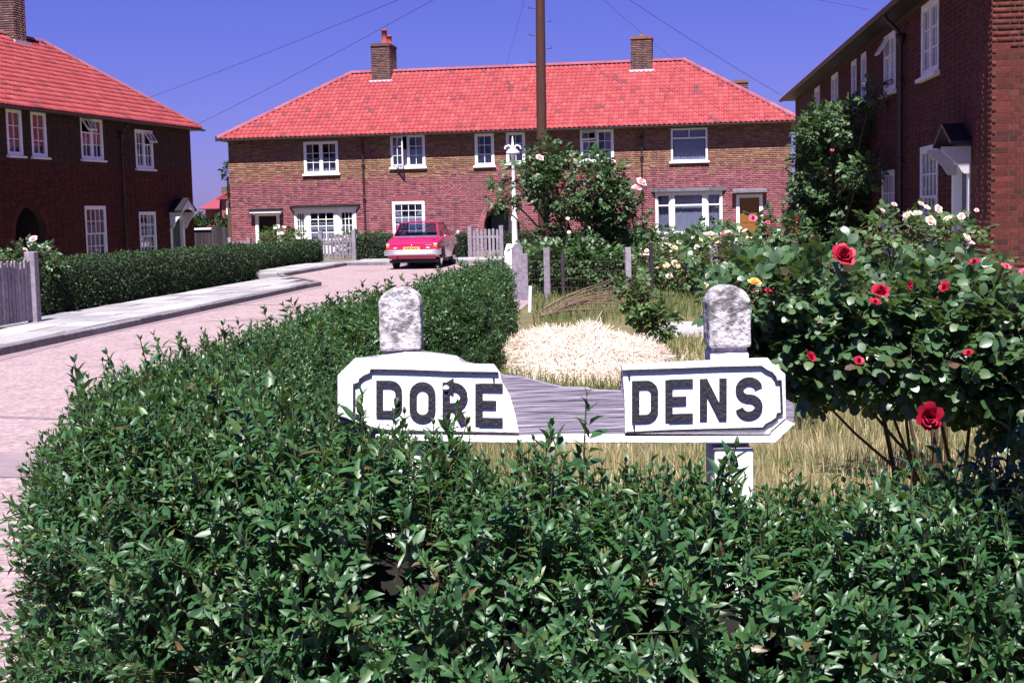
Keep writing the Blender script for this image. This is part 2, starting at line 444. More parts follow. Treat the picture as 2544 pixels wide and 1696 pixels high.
pavement_pts = [(-11.2, -7.0), (-8.0, 19.5), (-7.62, 22.7), (-6.25, 35.0), (-7.4, 40.0), (-7.3, 41.5), (-6.5, 48.0), (-6.4, 49.6), (-0.6, 48.8), (1.6, 48.4)]
pavement = sheet('pavement', pavement_pts + KERB[::-1], 0.085, M['joint'])

def inside(x, y, poly):
    c = False; j = len(poly) - 1
    for i in range(len(poly)):
        xi, yi = poly[i]; xj, yj = poly[j]
        if (yi > y) != (yj > y) and x < (xj - xi) * (y - yi) / (yj - yi) + xi: c = not c
        j = i
    return c

slab_mb = MB(); slab_mb.box(-.295, .295, -.445, .445, 0, .045)
slab_me = slab_mb.mesh('paving_slab', M['concrete'])
kd = Vector((1.81, 15.87, 0)).normalized(); kn = Vector((kd.y, -kd.x, 0)); kang = math.atan2(kd.y, kd.x) - math.pi / 2
pav_poly = pavement_pts + KERB[::-1]
n = 0
k0 = Vector((-6.25, 16.94, 0))
for i in range(-6, 40):
    for j in range(0, 7):
        c = k0 + kd * (i * .9 + (0.45 if j % 2 else 0)) - kn * (.16 + .30 + j * .60)
        d = 0
        if not all(inside(c.x + kd.x * a + kn.x * b, c.y + kd.y * a + kn.y * b, pav_poly) for a in (-.4, .4) for b in (-.27, .27)): continue
        if c.y < 15.2 or c.y > 46: continue
        put('paving_slab', slab_me, pavement, (c.x, c.y, .077 + random.uniform(-.004, .004)), (random.uniform(-.006, .006), random.uniform(-.006, .006), kang))
fdir = Vector((.988, -.152, 0)); fn = Vector((.152, .988, 0))
for i in range(0, 11):
    for j in range(0, 5):
        c = Vector((-5.1, 46.3, 0)) + fdir * (i * .9 + (.45 if j % 2 else 0)) + fn * (j * .6)
        if inside(c.x, c.y, pav_poly):
            put('paving_slab', slab_me, pavement, (c.x, c.y, .077), (0, 0, math.atan2(fdir.y, fdir.x) - math.pi / 2))

# kerbstones, one by one along the kerb line
kerb = MB().box(-.01, .01, -.01, .01, -.02, 0).build('kerb', M['joint'])
kerb.location = (-6.4, 16.94, .06)
kerb['kind'] = 'structure'
ks = MB(); ks.prism([(-.075, -.445, 0), (.075, -.445, 0), (.075, -.445, .105), (.06, -.445, .12), (-.075, -.445, .12)], (0, .89, 0))
ks_me = ks.mesh('kerbstone', M['kerb'])
for a, b in zip(KERB[:-1], KERB[1:]):
    A = Vector((*a, 0)); B = Vector((*b, 0)); L = (B - A).length; t = (B - A) / L
    cnt = max(1, round(L / .9)); step = L / cnt
    for i in range(cnt):
        c = A + t * step * (i + .5)
        if c.y < 15.0: continue
        nrm = Vector((t.y, -t.x, 0))
        c -= nrm * .07
        put('kerbstone', ks_me, kerb, (c.x + 6.4, c.y - 16.94, -.06 + random.uniform(-.005, .005)), (0, 0, math.atan2(t.y, t.x) - math.pi / 2), scale=(1, step / .9, 1))

sheet('front_pavement', [(-40, -7), (40, -7), (40, 1.5), (-1.08, 1.55), (-1.25, 2.6), (-3.4, 3.0), (-40, 3.0)], 0.02, M['concrete'])
M['path'] = noisy('path_concrete', [(0.3, (.26, .235, .25)), (0.7, (.34, .31, .33))], scale=3, rough=0.9, bump=0.2)
sheet('garden_path', [(1.6, 17.2), (7.0, 17.0), (7.0, 19.4), (1.9, 19.7)], 0.02, M['path'])
# ------------------------------------------------------------------ house parts
def wall_cells(mb, u0, u1, z0, z1, y0, y1, openings, m=0):
    """A slab in the x-z plane with rectangular openings (a, b, c, d)."""
    xs = sorted({u0, u1, *[v for o in openings for v in o[:2] if u0 < v < u1]})
    for a, b in zip(xs[:-1], xs[1:]):
        c = (a + b) / 2
        holes = sorted((max(o[2], z0), min(o[3], z1)) for o in openings if o[0] < c < o[1])
        z = z0
        for h0, h1 in holes:
            if h0 > z + 1e-4: mb.box(a, b, y0, y1, z, h0, m)
            z = max(z, h1)
        if z < z1 - 1e-4: mb.box(a, b, y0, y1, z, z1, m)

def brick_layout(u0, u1, z0, z1, cuts, header=True):
    """(x0, x1, z0, z1) of every brick of a Flemish-bonded face; CUTS: functions z -> list of (a, b) gaps."""
    out = []
    course, joint = .0755, .011
    k = 0
    n = int(round((z1 - z0) / course))
    for k in range(n):
        za = z0 + k * course + joint / 2; zb = za + course - joint
        zc = (za + zb) / 2
        gaps = sorted(g for c in cuts for g in c(zc))
        x = u0; i = k % 2
        if k % 2: x = u0 - .056
        while x < u1:
            w = .215 if (i % 2 == 0 or not header) else .1025
            a, b = max(x + joint / 2, u0), min(x + w + joint / 2, u1)
            x += w + joint; i += 1
            segs = [(a, b)]
            for g0, g1 in gaps:
                ns = []
                for s0, s1 in segs:
                    if g1 <= s0 or g0 >= s1: ns.append((s0, s1)); continue
                    if g0 > s0: ns.append((s0, g0))
                    if g1 < s1: ns.append((g1, s1))
                segs = ns
            out += [(s0, s1, za, zb) for s0, s1 in segs if s1 - s0 > .02]
    return out

def bricks_mesh(name, rects, mat, parent, proud=.007, y=0.0, seed=0, frame=None):
    """Joined mesh of brick faces: each has its front and four shallow sides. FRAME maps (x, y, z) rows to other axes."""
    if not rects: return None
    r = np.array(rects); n = len(r)
    rg = np.random.default_rng(seed + 5)
    jit = min(.0025, proud * .3); pr = proud + rg.uniform(-jit, jit, n)
    V = np.zeros((n, 8, 3))
    for i, (a, b) in enumerate([(0, 2), (1, 2), (1, 3), (0, 3)]):
        V[:, i, 0] = r[:, a]; V[:, i, 2] = r[:, b]; V[:, i, 1] = y - pr
        V[:, i + 4, 0] = r[:, a]; V[:, i + 4, 2] = r[:, b]; V[:, i + 4, 1] = y + .01
    V = V.reshape(-1, 3)
    if frame is not None: V = frame(V)
    base = np.array([[0, 1, 2, 3], [0, 4, 5, 1], [1, 5, 6, 2], [2, 6, 7, 3], [3, 7, 4, 0]])
    F = (base[None] + 8 * np.arange(n)[:, None, None]).reshape(-1, 4)
    o = npobj(name, V, F, mat, parent, kind='stuff', tone=np.repeat(rg.random(n), 5))
    return o

_bm = MB().box(-.1075, .1075, -.007, .01, -.03225, .03225)
def brick_objects(rects, mesh, parent, frame_loc=None, rz=0.0, y=0.0, hx=.1075, hz=.03225, jit=.002):
    """Each brick an object of its own, scaled a little to its place."""
    for a, b, c, d in rects:
        loc = Vector(((a + b) / 2, y - random.uniform(0, jit), (c + d) / 2))
        if frame_loc: loc = frame_loc(loc)
        put('brick', mesh, parent, loc, (0, 0, rz), scale=((b - a) / (2 * hx), 1, (d - c) / (2 * hz)))

def glaze(win, a, b, c, d, cols, rows, y, bar=.022, mats=None, mb=None):
    """Glazing bars into MB; every pane an object under WIN."""
    w = (b - a - bar * (cols - 1)) / cols; h = (d - c - bar * (rows - 1)) / rows
    for i in range(1, cols):
        x = a + i * w + (i - .5) * bar
        mb.box(x - bar / 2, x + bar / 2, y - .02, y + .012, c, d)
    for j in range(1, rows):
        z = c + j * h + (j - .5) * bar
        mb.box(a, b, y - .017, y + .010, z - bar / 2, z + bar / 2)
    for i in range(cols):
        for j in range(rows):
            x = a + i * (w + bar); z = c + j * (h + bar)
            yield x, x + w, z, z + h

def pane(win, x0, x1, z0, z1, y):
    mb = MB(); mb.box(x0 - .003, x1 + .003, y - .002, y + .003, z0 - .003, z1 + .003)
    return mb.build('pane', M['glass'], win)

def drape(win, a, b, c, d, y, mat='lace', step=.05, amp=.018):
    n = max(4, int((b - a) / step)); xs = np.linspace(a, b, n)
    ys = y + amp * np.sin(np.arange(n) * 2.4 + random.random() * 6) + rng.normal(0, amp * .3, n)
    V = np.array([(x, yy, z) for x, yy in zip(xs, ys) for z in (c, d)])
    F = np.array([(2 * i, 2 * i + 2, 2 * i + 3, 2 * i + 1) for i in range(n - 1)])
    return npobj('curtain', V, F, M[mat], win, smooth=True)

def window(house, u0, u1, z0, z1, lights=2, cols=2, rows=3, sill=True, curtain='lace', open_light=None, fan=None, modern=False, sash=False, label=None, name='window', parent=None, depth=0.0, jambs=True, mat='white'):
    """A timber window in the front wall: outer frame, sashes with glazing bars, panes, sill and net curtain."""
    win = MB()
    W = bpy.data.objects.new(name, None)                       # mesh set at the end
    fr = .075
    y0, y1 = -.018 + depth, .085 + depth
    win.box(u0, u0 + fr, y0, y1, z0, z1); win.box(u1 - fr, u1, y0, y1, z0, z1)
    win.box(u0 + fr, u1 - fr, y0, y1, z1 - fr, z1); win.box(u0 + fr, u1 - fr, y0, y1, z0, z0 + fr * .8)
    ia, ib, ic, idd = u0 + fr, u1 - fr, z0 + fr * .8, z1 - fr
    holder = bpy.data.objects.new(name, bpy.data.meshes.new(name))
    link(holder, parent or house)
    yg = .03 + depth
    mul = .065
    lw = (ib - ia - mul * (lights - 1)) / lights
    for k in range(1, lights):
        x = ia + k * lw + (k - 1) * mul
        win.box(x, x + mul, y0 + .004, y1 - .004, ic, idd)
    for k in range(lights):
        a = ia + k * (lw + mul); b = a + lw
        st = .042
        if modern:
            zt = idd - (idd - ic) * .27
            win.box(a, b, y0 + .008, y1 - .01, zt - .03, zt + .03)
            if k == 0 and modern == 2:
                win.box((a + b) / 2 - .02, (a + b) / 2 + .02, y0 + .01, y1 - .02, zt + .03, idd)
                pane(holder, a, (a + b) / 2 - .02, zt + .03, idd, yg); pane(holder, (a + b) / 2 + .02, b, zt + .03, idd, yg)
            else:
                pane(holder, a, b, zt + .03, idd, yg)
            pane(holder, a, b, ic, zt - .03, yg)
            continue
        if open_light == k:                                     # this casement stands open, hinged at the outer side
            cas = MB(); w = b - a
            cas.box(0, st, -.02, .02, ic + .01, idd - .01); cas.box(w - st, w, -.02, .02, ic + .01, idd - .01)
            cas.box(st, w - st, -.02, .02, ic + .01, ic + .01 + st); cas.box(st, w - st, -.02, .02, idd - .01 - st, idd - .01)
            rects = list(glaze(holder, st, w - st, ic + .01 + st, idd - .01 - st, cols, rows, 0.0, mb=cas))
            c = cas.build('casement', M[mat], holder)
            c.location = (a, y0 - .01, 0); c.rotation_euler = (0, 0, math.radians(-34))
            gl = MB()
            for r in rects: gl.box(r[0], r[1], -.002, .003, r[2], r[3])
            g = gl.build('casement_glass', M['glass'], holder); g.location = c.location; g.rotation_euler = c.rotation_euler
            continue
        if sash:                                                # sliding sash: upper half in front, lower half behind
            zm = (ic + idd) / 2
            for (c0, c1, dy) in ((ic, zm + .02, .035), (zm - .02, idd, 0.0)):
                for bx in ((a, a + st, c0, c1), (b - st, b, c0, c1), (a + st, b - st, c0, c0 + st), (a + st, b - st, c1 - st, c1)):
                    win.box(bx[0], bx[1], y0 + .012 + dy, y0 + .045 + dy, bx[2], bx[3])
                for r in glaze(holder, a + st, b - st, c0 + st, c1 - st, cols, rows // 2, y0 + .03 + dy, mb=win): pane(holder, *r, y0 + .03 + dy)
            continue
        top = idd
        if fan == k:                                            # small top light swung out
            hgt = (idd - ic) / 3
            top = idd - hgt
            fl = MB(); w = b - a
            fl.box(0, w, -.02, .02, -st, 0); fl.box(0, w, -.02, .02, -hgt, -hgt + st)
            fl.box(0, st, -.02, .02, -hgt + st, -st); fl.box(w - st, w, -.02, .02, -hgt + st, -st)
            rects = list(glaze(holder, st, w - st, -hgt + st, -st, cols, 1, 0.0, mb=fl))
            c = fl.build('fanlight', M[mat], holder)
            c.location = (a, y0 - .005, idd); c.rotation_euler = (math.radians(-32), 0, 0)
            gl = MB()
            for r in rects: gl.box(r[0], r[1], -.002, .003, r[2], r[3])
            g = gl.build('fanlight_glass', M['glass'], holder); g.location = c.location; g.rotation_euler = c.rotation_euler
        for bx in ((a, a + st, ic, top), (b - st, b, ic, top), (a + st, b - st, ic, ic + st), (a + st, b - st, top - st, top)):
            win.box(bx[0], bx[1], y0 + .010, y1 - .03, bx[2], bx[3])
        rr = rows - (1 if fan == k else 0)
        for r in glaze(holder, a + st, b - st, ic + st, top - st, cols, rr, yg, mb=win): pane(holder, *r, yg)
    if curtain:
        drape(holder, u0 + .08, u1 - .08, z0 + .05, z0 + (z1 - z0) * (.97 if curtain == 'full' else random.uniform(.52, .68) if curtain == 'half' else random.uniform(.30, .56)), .15 + depth)
        if curtain == 'short' and random.random() < .75:            # heavier curtains drawn to the sides
            cm = random.choice(['cream_curtain', 'pink_curtain', 'lace']); w_ = (u1 - u0) * random.uniform(.12, .24)
            drape(holder, u0 + .08, u0 + .08 + w_, z0 + .05, z1 - .06, .19 + depth, cm); drape(holder, u1 - .08 - w_, u1 - .08, z0 + .05, z1 - .06, .19 + depth, cm)
        if curtain == 'half':
            drape(holder, u0 + .08, u0 + .08 + (u1 - u0) * .2, z0 + .05, z1 - .05, .17 + depth); drape(holder, u1 - .08 - (u1 - u0) * .2, u1 - .08, z0 + .05, z1 - .05, .17 + depth)
    holder.data = win.mesh(name, M[mat])
    if sill:
        s = MB(); s.prism([(u0 - .07, -.10 + depth, z0 - .075), (u0 - .07, -.10 + depth, z0 - .02), (u0 - .07, -.02 + depth, z0), (u0 - .07, .02 + depth, z0), (u0 - .07, .02 + depth, z0 - .075)], (u1 - u0 + .14, 0, 0))
        s.build('sill', M[mat], holder)
    if label: holder['label'] = label
    return holder

def pantiles(roof, u0, u1, yb, zb, theta, width, mat, hip0, hip1, single, seed, tone_bias=None, w=.20, gauge=.30, rows=None):
    """Pantiles of the front slope. HIP0/HIP1: run of the hip per unit of slope; SINGLE(i, j) picks tiles that are objects."""
    S = np.array([0, math.cos(theta), math.sin(theta)]); N = np.array([0, -math.sin(theta), math.cos(theta)])
    n_rows = int(width / gauge) if rows is None else rows
    gauge_e = gauge
    prof_a = np.linspace(-.47, .47, 7) * (w * 1.0)
    prof_h = .024 * np.cos(np.linspace(-math.pi, math.pi, 7) * 1.0 + .5)
    base = np.zeros((21, 3))
    base[0:7] = np.c_[prof_a, np.full(7, -.02), prof_h + .052]              # lower lip, top
    base[7:14] = np.c_[prof_a, np.full(7, gauge + .03), prof_h + .022]      # upper end
    base[14:21] = np.c_[prof_a, np.full(7, -.02), prof_h + .022]            # lower lip, underside
    f1 = np.array([(i, i + 1, i + 8, i + 7) for i in range(6)]); f2 = np.array([(14 + i, 15 + i, i + 1, i) for i in range(6)])
    FB = np.vstack([f1, f2])
    # mesh for single tiles, slope axes turned into house axes by a rotation about x
    me = npmesh('tile', base, FB, M[mat], smooth=False)
    Vs, tones, k = [], [], 0
    rg = np.random.default_rng(seed)
    # patches of older tiles
    for j in range(n_rows):
        b0 = j * gauge_e + .02
        cols = int((u1 - u0) / w) + 1
        for i in range(cols):
            a = u0 + (i + .5) * w
            lo = u0 + hip0 * (b0 * math.cos(theta)); hi = u1 - hip1 * (b0 * math.cos(theta))
            if a < lo - w * .2 or a > hi + w * .2: continue
            jit = rg.normal(0, .0025, 3)
            if single(i, j, a, b0):
                loc = np.array([a + jit[0], yb, zb]) + S * (b0 + jit[1]) + N * jit[2]
                o = put('tile', me, roof, loc, (theta + rg.normal(0, .006), 0, 0))
                continue
            v = base + np.array([a, b0, 0]) + jit
            bb = v[:, 1] * math.cos(theta)
            v[:, 0] = np.clip(v[:, 0], u0 + hip0 * bb - .02, u1 - hip1 * bb + .02)
            Vs.append(np.array([0, yb, zb]) + v[:, :1] * np.array([1, 0, 0]) + v[:, 1:2] * S + v[:, 2:3] * N)
            tones.append(rg.random()); k += 1
    V = np.concatenate(Vs)
    F = (FB[None] + 21 * np.arange(k)[:, None, None]).reshape(-1, 4)
    npobj('tiling', V, F, M[mat], roof, kind='stuff', tone=np.repeat(tones, 12))

def ridge_tiles(roof, A, B, mat='ridge', r=.11, L=.42):
    """Half-round tiles from A to B, each an object."""
    A, B = Vector(A), Vector(B); d = B - A; n = max(1, int(d.length / L)); step = d / n
    key = ('ridge', r, L)
    if key not in M:
        mb = MB(); vs = []; 
        for x in (-L / 2 - .015, L / 2 + .015):
            rr = r * (1.06 if x < 0 else .97)
            for q in range(7):
                an = math.pi * q / 6; vs.append((x, rr * math.cos(an), rr * math.sin(an)))
        fs = [(q, q + 1, q + 8, q + 7) for q in range(6)]
        mb.add(vs, fs, 0, True)
        mb.add([(-L / 2 - .015, r * 1.06 * math.cos(math.pi * q / 6), r * 1.06 * math.sin(math.pi * q / 6)) for q in range(7)], [tuple(range(7))])
        M[key] = mb.mesh('ridge_tile', M[mat])
    q = d.to_track_quat('X', 'Z')
    for i in range(n):
        put('ridge_tile', M[key], roof, A + step * (i + .5), quat=q)

def roof_shell(house, u0, u1, depth, ze, over, zr, hipL=True, hipR=True, parent_name='roof'):
    """Hipped roof: four slopes with a soffit, as one mesh. Returns the part and its slope angle."""
    a0, a1, b0, b1 = u0 - over, u1 + over, -over, depth + over
    half = (b1 - b0) / 2; rise = zr - ze
    run0 = half if hipL else 0; run1 = half if hipR else 0
    v = [(a0, b0, ze), (a1, b0, ze), (a1, b1, ze), (a0, b1, ze), (a0 + run0, b0 + half, zr), (a1 - run1, b0 + half, zr)]
    mb = MB()
    mb.add(v, [(0, 1, 5, 4), (2, 3, 4, 5), (1, 2, 5), (3, 0, 4)], 0)
    lo = [(x, y, ze - .05) for x, y, z in v[:4]]
    mb.add(lo, [(0, 3, 2, 1)], 1)
    mb.add(v[:4] + lo, [(0, 4, 5, 1), (1, 5, 6, 2), (2, 6, 7, 3), (3, 7, 4, 0)], 1)
    o = mb.build(parent_name, [M['tile_plain'], M['gutter']], house)
    return o, math.atan2(rise, half), (v[4], v[5], a0, a1, b0, math.hypot(rise, half), run0 / half, run1 / half)
M['tile_plain'] = noisy('clay_tile_far', [(0.3, (.17, .026, .04)), (0.7, (.23, .04, .06))], scale=5, rough=0.8, bump=0.4)

def gutter(house, a0, a1, y, z):
    mb = MB(); vs = []
    for x in (a0, a1):
        for k in range(6):
            an = math.pi + math.pi * k / 5; vs.append((x, y + .06 * math.cos(an), z + .06 * math.sin(an)))
    mb.add(vs, [(k, k + 1, k + 7, k + 6) for k in range(5)], 0, True)
    mb.add([(x, y + s, z + dz) for x in (a0, a1) for s, dz in ((-.068, 0), (-.055, 0))], [(0, 1, 3, 2)])
    mb.box(a0, a1, y - .068, y - .060, z - .035, z + .004); 
    return mb.build('gutter', M['gutter'], house)

def downpipe(house, u, z0, z1, yover):
    mb = MB()
    mb.tube([(u, -yover, z1 + .05), (u, -yover + .05, z1 - .08), (u, -.13, z1 - .28), (u, -.075, z1 - .42), (u, -.075, z0)], .04, 8)
    mb.lathe([(.04, .0), (.075, .05), (.085, .18), (.05, .18)], (u, -.085, z1 - .52), 8)
    z = z1 - 1.2
    while z > z0 + .3:
        mb.box(u - .07, u + .07, -.085, -.01, z - .02, z + .02); mb.lathe([(.04, 0), (.052, 0), (.052, .09), (.04, .09)], (u, -.075, z + .02), 8)
        z -= 1.4
    return mb.build('downpipe', M['gutter'], house)

def chimney(house, u0, u1, y0, y1, z0, z1, pots, mat='chimney_brick', flash=None):
    c = MB()
    c.box(u0 + .006, u1 - .006, y0 + .006, y1 - .006, z0, z1 - .006)
    ch = c.build('chimney', M['mortar_brown'], house)
    for k, (L, fr) in enumerate(((u1 - u0, lambda V: V + np.array([u0, y0, 0])), (y1 - y0, lambda V: np.c_[u1 - V[:, 1], y0 + V[:, 0], V[:, 2]]), (y1 - y0, lambda V: np.c_[u0 + V[:, 1], y1 - V[:, 0], V[:, 2]]))):
        bricks_mesh('brickwork', brick_layout(0, L, z0, z1 - .08, []), M[mat], ch, y=0.0, seed=int(u0 * 10) + k, frame=fr)
    cap = MB(); cap.box(u0 - .035, u1 + .035, y0 - .035, y1 + .035, z1 - .085, z1); cap.box(u0 + .03, u1 - .03, y0 + .03, y1 - .03, z1, z1 + .05)
    cap.build('cap', M['chimney_brick'], ch)
    for (pu, py, h, r) in pots:
        p = MB(); p.lathe([(r * 1.15, 0), (r * 1.1, .06), (r * .95, .1), (r * .85, h - .07), (r * 1.02, h - .06), (r * 1.02, h), (r * .75, h), (r * .7, h - .2)], (pu, py, z1 + .04), 12)
        p.build('chimney_pot', M['cowl'], ch)
    if flash:
        f = MB(); f.box(u0 - .10, u1 + .12, y0 - .10, y0 - .02, flash - .03, flash + .07); f.build('flashing', M['flashing'], ch)
    return ch

def door_case(house, u0, u1, z0, z1, leaf, yb=.06, name='door', frame_w=.13, label=None):
    """White door frame set in the wall, with the door leaf, panels and knob."""
    d = MB(); d.box(u0 + frame_w, u1 - frame_w, yb, yb + .05, z0, z1 - frame_w)
    D = d.build(name, M[leaf], house)
    f = MB()
    f.box(u0, u0 + frame_w, -.03, .10, z0, z1); f.box(u1 - frame_w, u1, -.03, .10, z0, z1); f.box(u0 + frame_w, u1 - frame_w, -.028, .10, z1 - frame_w, z1)
    f.build('door_frame', M['white'], D)
    w = u1 - u0 - 2 * frame_w; h = z1 - frame_w - z0
    for k in range(2):
        for j, (pz0, pz1) in enumerate(((.08, .40), (.48, .92))):
            p = MB(); a = u0 + frame_w + w * (.12 + .42 * k)
            p.box(a, a + w * .34, yb - .012, yb + .01, z0 + h * pz0, z0 + h * pz1); p.build('panel', M[leaf], D)
    kn = MB(); kn.lathe([(0, .0), (.022, .01), (.03, .03), (.022, .05), (0, .055)], (0, 0, 0), 8)
    k = kn.build('knob', M['steel'], D); k.location = (u1 - frame_w - .08, yb, z0 + h * .47); k.rotation_euler = (math.pi / 2, 0, 0)
    if label: D['label'] = label
    return D

def arch_passage(house, wall, uc, half, zs, z0, depth=1.6, fittings=None):
    """Arched opening: ring of voussoirs and a recess behind it."""
    ring = MB(); ring.box(uc - half - .1, uc + half + .1, .0, .01, zs - .02, zs)
    n = 17; r0, r1 = half, half + .21
    A = empty('arch', (0, 0, 0), parent=house)
    for i in range(n):
        a0 = math.pi * i / n + .006; a1 = math.pi * (i + 1) / n - .006
        pts = [(uc + r * math.cos(a), -.016, zs + r * math.sin(a)) for r, a in ((r0, a0), (r1, a0), (r1, a1), (r0, a1))]
        b = MB(); b.prism(pts, (0, .12, 0)); b.build('brick', M['brick'] if house.get('lit') else M['brick_shade_dark'], A)
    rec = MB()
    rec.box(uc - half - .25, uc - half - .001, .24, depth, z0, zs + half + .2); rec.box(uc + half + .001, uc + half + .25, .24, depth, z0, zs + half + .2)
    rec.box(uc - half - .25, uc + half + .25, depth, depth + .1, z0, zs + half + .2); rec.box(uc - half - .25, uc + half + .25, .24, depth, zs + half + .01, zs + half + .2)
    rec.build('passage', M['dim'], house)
    return A

def spandrel(mb, uc, half, zs, ztop, y0, y1, m=0):
    """The wall above an arch up to ztop, filling the rectangular hole's corners."""
    n = 12
    for s in range(n):
        a0 = math.pi * s / n; a1 = math.pi * (s + 1) / n
        p0 = (uc + half * math.cos(a0), zs + half * math.sin(a0)); p1 = (uc + half * math.cos(a1), zs + half * math.sin(a1))
        mb.prism([(p0[0], y0, p0[1]), (p0[0], y0, ztop), (p1[0], y0, ztop), (p1[0], y0, p1[1])], (0, y1 - y0, 0), m)

def rect_cut(a, b, c, d):
    return lambda z: [(a, b)] if c < z < d else []
def arch_cut(uc, half, zs, z0, extra=.215):
    def f(z):
        if z < z0: return []
        if z < zs: return [(uc - half, uc + half)]
        r = half + extra
        if z - zs >= r: return []
        w = math.sqrt(r * r - (z - zs) ** 2); return [(uc - w, uc + w)]
    return f

def wing(house, mb_openings, u0, u1, depth, ztop, mats, zsplit, arch=None):
    """Four walls; the front one with openings. Returns the wall part."""
    w = MB()
    ops = [o for o in mb_openings]
    if arch: ops.append((arch[0] - arch[1], arch[0] + arch[1], 0.0, arch[2] + arch[1] + .004))
    wall_cells(w, u0, u1, 0, zsplit, 0, .24, ops, 0); wall_cells(w, u0, u1, zsplit, ztop, 0, .24, ops, 1)
    if arch: spandrel(w, arch[0], arch[1], arch[2], arch[2] + arch[1] + .004, 0, .24, 0)
    w.box(u0, u0 + .24, .24, depth, 0, ztop, 0); w.box(u1 - .24, u1, .24, depth, 0, ztop, 0)
    w.box(u0 + .24, u1 - .24, depth - .24, depth, 0, ztop, 0)
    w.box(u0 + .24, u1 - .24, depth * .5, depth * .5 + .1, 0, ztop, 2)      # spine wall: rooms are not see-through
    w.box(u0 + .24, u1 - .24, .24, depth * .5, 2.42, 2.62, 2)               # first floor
    return w.build('wall', mats, house)
# ------------------------------------------------------------------ the terrace across the end of the road
house = empty('terraced_house', (-12.03, 59.165, 0), math.atan2(-.15177, .98842), 'long brown and red brick terrace with orange pantile roof facing the road end', 'house', 'brick terraces round the cul-de-sac')
house['lit'] = 1
U0, U1, DEP, ZT = .30, 23.53, 8.6, 4.93
openings = [(3.57, 5.05, 3.43, 4.76), (7.29, 8.74, 3.6, 4.925), (10.82, 11.62, 3.57, 4.87), (12.12, 12.90, 3.63, 4.88), (15.15, 16.51, 3.62, 4.88), (18.80, 20.25, 3.51, 4.82),
            (7.28, 8.65, .62, 2.19), (1.36, 2.42, .10, 1.86), (3.2, 5.5, .62, 1.92), (18.3, 20.65, .68, 2.26), (21.36, 22.40, .10, 2.13)]
ARCH = (11.86, .74, 1.13)
BAND = 3.2
wall = wing(house, openings, U0, U1, DEP, ZT, [M['mortar'], M['mortar_brown'], M['dim']], BAND, ARCH)
cuts = [rect_cut(*o) for o in openings] + [arch_cut(*ARCH, 0.0)]
low = brick_layout(U0, U1, .12, BAND, cuts)
high = brick_layout(U0, U1, BAND, 4.86, cuts)
def blend(lo, hi):
    """The two kinds of brick mingle where the walls meet; a few red ones sit higher up."""
    a, b = [], []
    for r in lo: (b if r[2] > BAND - .26 and random.random() < .28 + .25 * (r[2] - BAND + .26) / .26 else a).append(r)
    for r in hi: (a if random.random() < (.40 if r[2] < BAND + .2 else .05) else b).append(r)
    return a, b
low, high = blend(low, high)
def first(rects, want, u_a, u_b, z_a, z_b, inset=.02):
    """The bricks taken out as single objects: whole ones within a window of the wall."""
    sel = [r for r in rects if u_a < r[0] < u_b and z_a < r[2] < z_b and r[1] - r[0] > .2][:want]
    s = set(sel)
    return sel, [r for r in rects if r not in s]
one_low, low = first(low, 170, 8.9, 17.4, 2.35, 3.3)
one_high, high = first(high, 130, 5.2, 18.0, 3.2, 4.2)
bricks_mesh('brickwork', low, M['brick'], wall, seed=1)
bricks_mesh('brickwork', high, M['brick_brown'], wall, seed=2)
brick_objects(one_low, _bm.mesh('brick', M['brick']), wall)
brick_objects(one_high, MB().box(-.1075, .1075, -.007, .01, -.03225, .03225).mesh('brick', M['brick_brown']), wall)
for side in (0, 1):
    fr = (lambda V: np.c_[U1 - V[:, 1], V[:, 0], V[:, 2]]) if side else (lambda V: np.c_[U0 + V[:, 1], DEP - V[:, 0], V[:, 2]])
    bricks_mesh('brickwork', brick_layout(0, DEP, .12, 4.86, []), M['brick'], wall, seed=9 + side, frame=fr)
# plinth and soldier course over openings
for a, b, c, d in openings[6:7]:
    m_ = MB()
    for i in range(int((b - a + .2) / .0755)): m_.box(a - .1 + i * .0755 + .005, a - .1 + (i + 1) * .0755 - .005, -.010, .01, d + .005, d + .22)
    m_.build('soldier_course', M['brick'], wall, kind='stuff')

roof, th, (RA, RB, a0, a1, b0, slope_len, h0, h1) = roof_shell(house, U0, U1, DEP, 4.95, .40, 7.93)
pantiles(roof, a0 - .02, a1 + .02, b0, 4.95, th, slope_len - .05, 'tile', h0, h1, lambda i, j, a, b: 14 < i < 65 and 4 <= j < 10, 21, rows=int((slope_len - .02) / .30))
ridge_tiles(roof, (RA[0], RA[1], RA[2] + .01), (RB[0], RB[1], RB[2] + .01))
ridge_tiles(roof, (a0 + .05, b0 + .05, 4.99), (RA[0], RA[1], RA[2] + .02)); ridge_tiles(roof, (RB[0], RB[1], RB[2] + .02), (a1 - .05, b0 + .05, 4.99))
gutter(house, a0 + .02, a1 - .02, b0 - .05, 4.93)
downpipe(house, 6.12, 0.05, 4.9, .42); downpipe(house, 17.63, 0.05, 4.9, .42)
chimney(house, 5.68, 6.50, 3.6, 4.95, 6.8, 9.08, [(6.22, 3.95, .62, .14), (6.30, 4.5, .42, .13)], flash=7.46)
chimney(house, 17.03, 17.90, 3.6, 4.7, 6.8, 8.92, [(17.5, 4.1, .10, .13)], flash=7.48)
chimney(house, 21.35, 21.95, 5.6, 6.4, 5.2, 7.1, [])

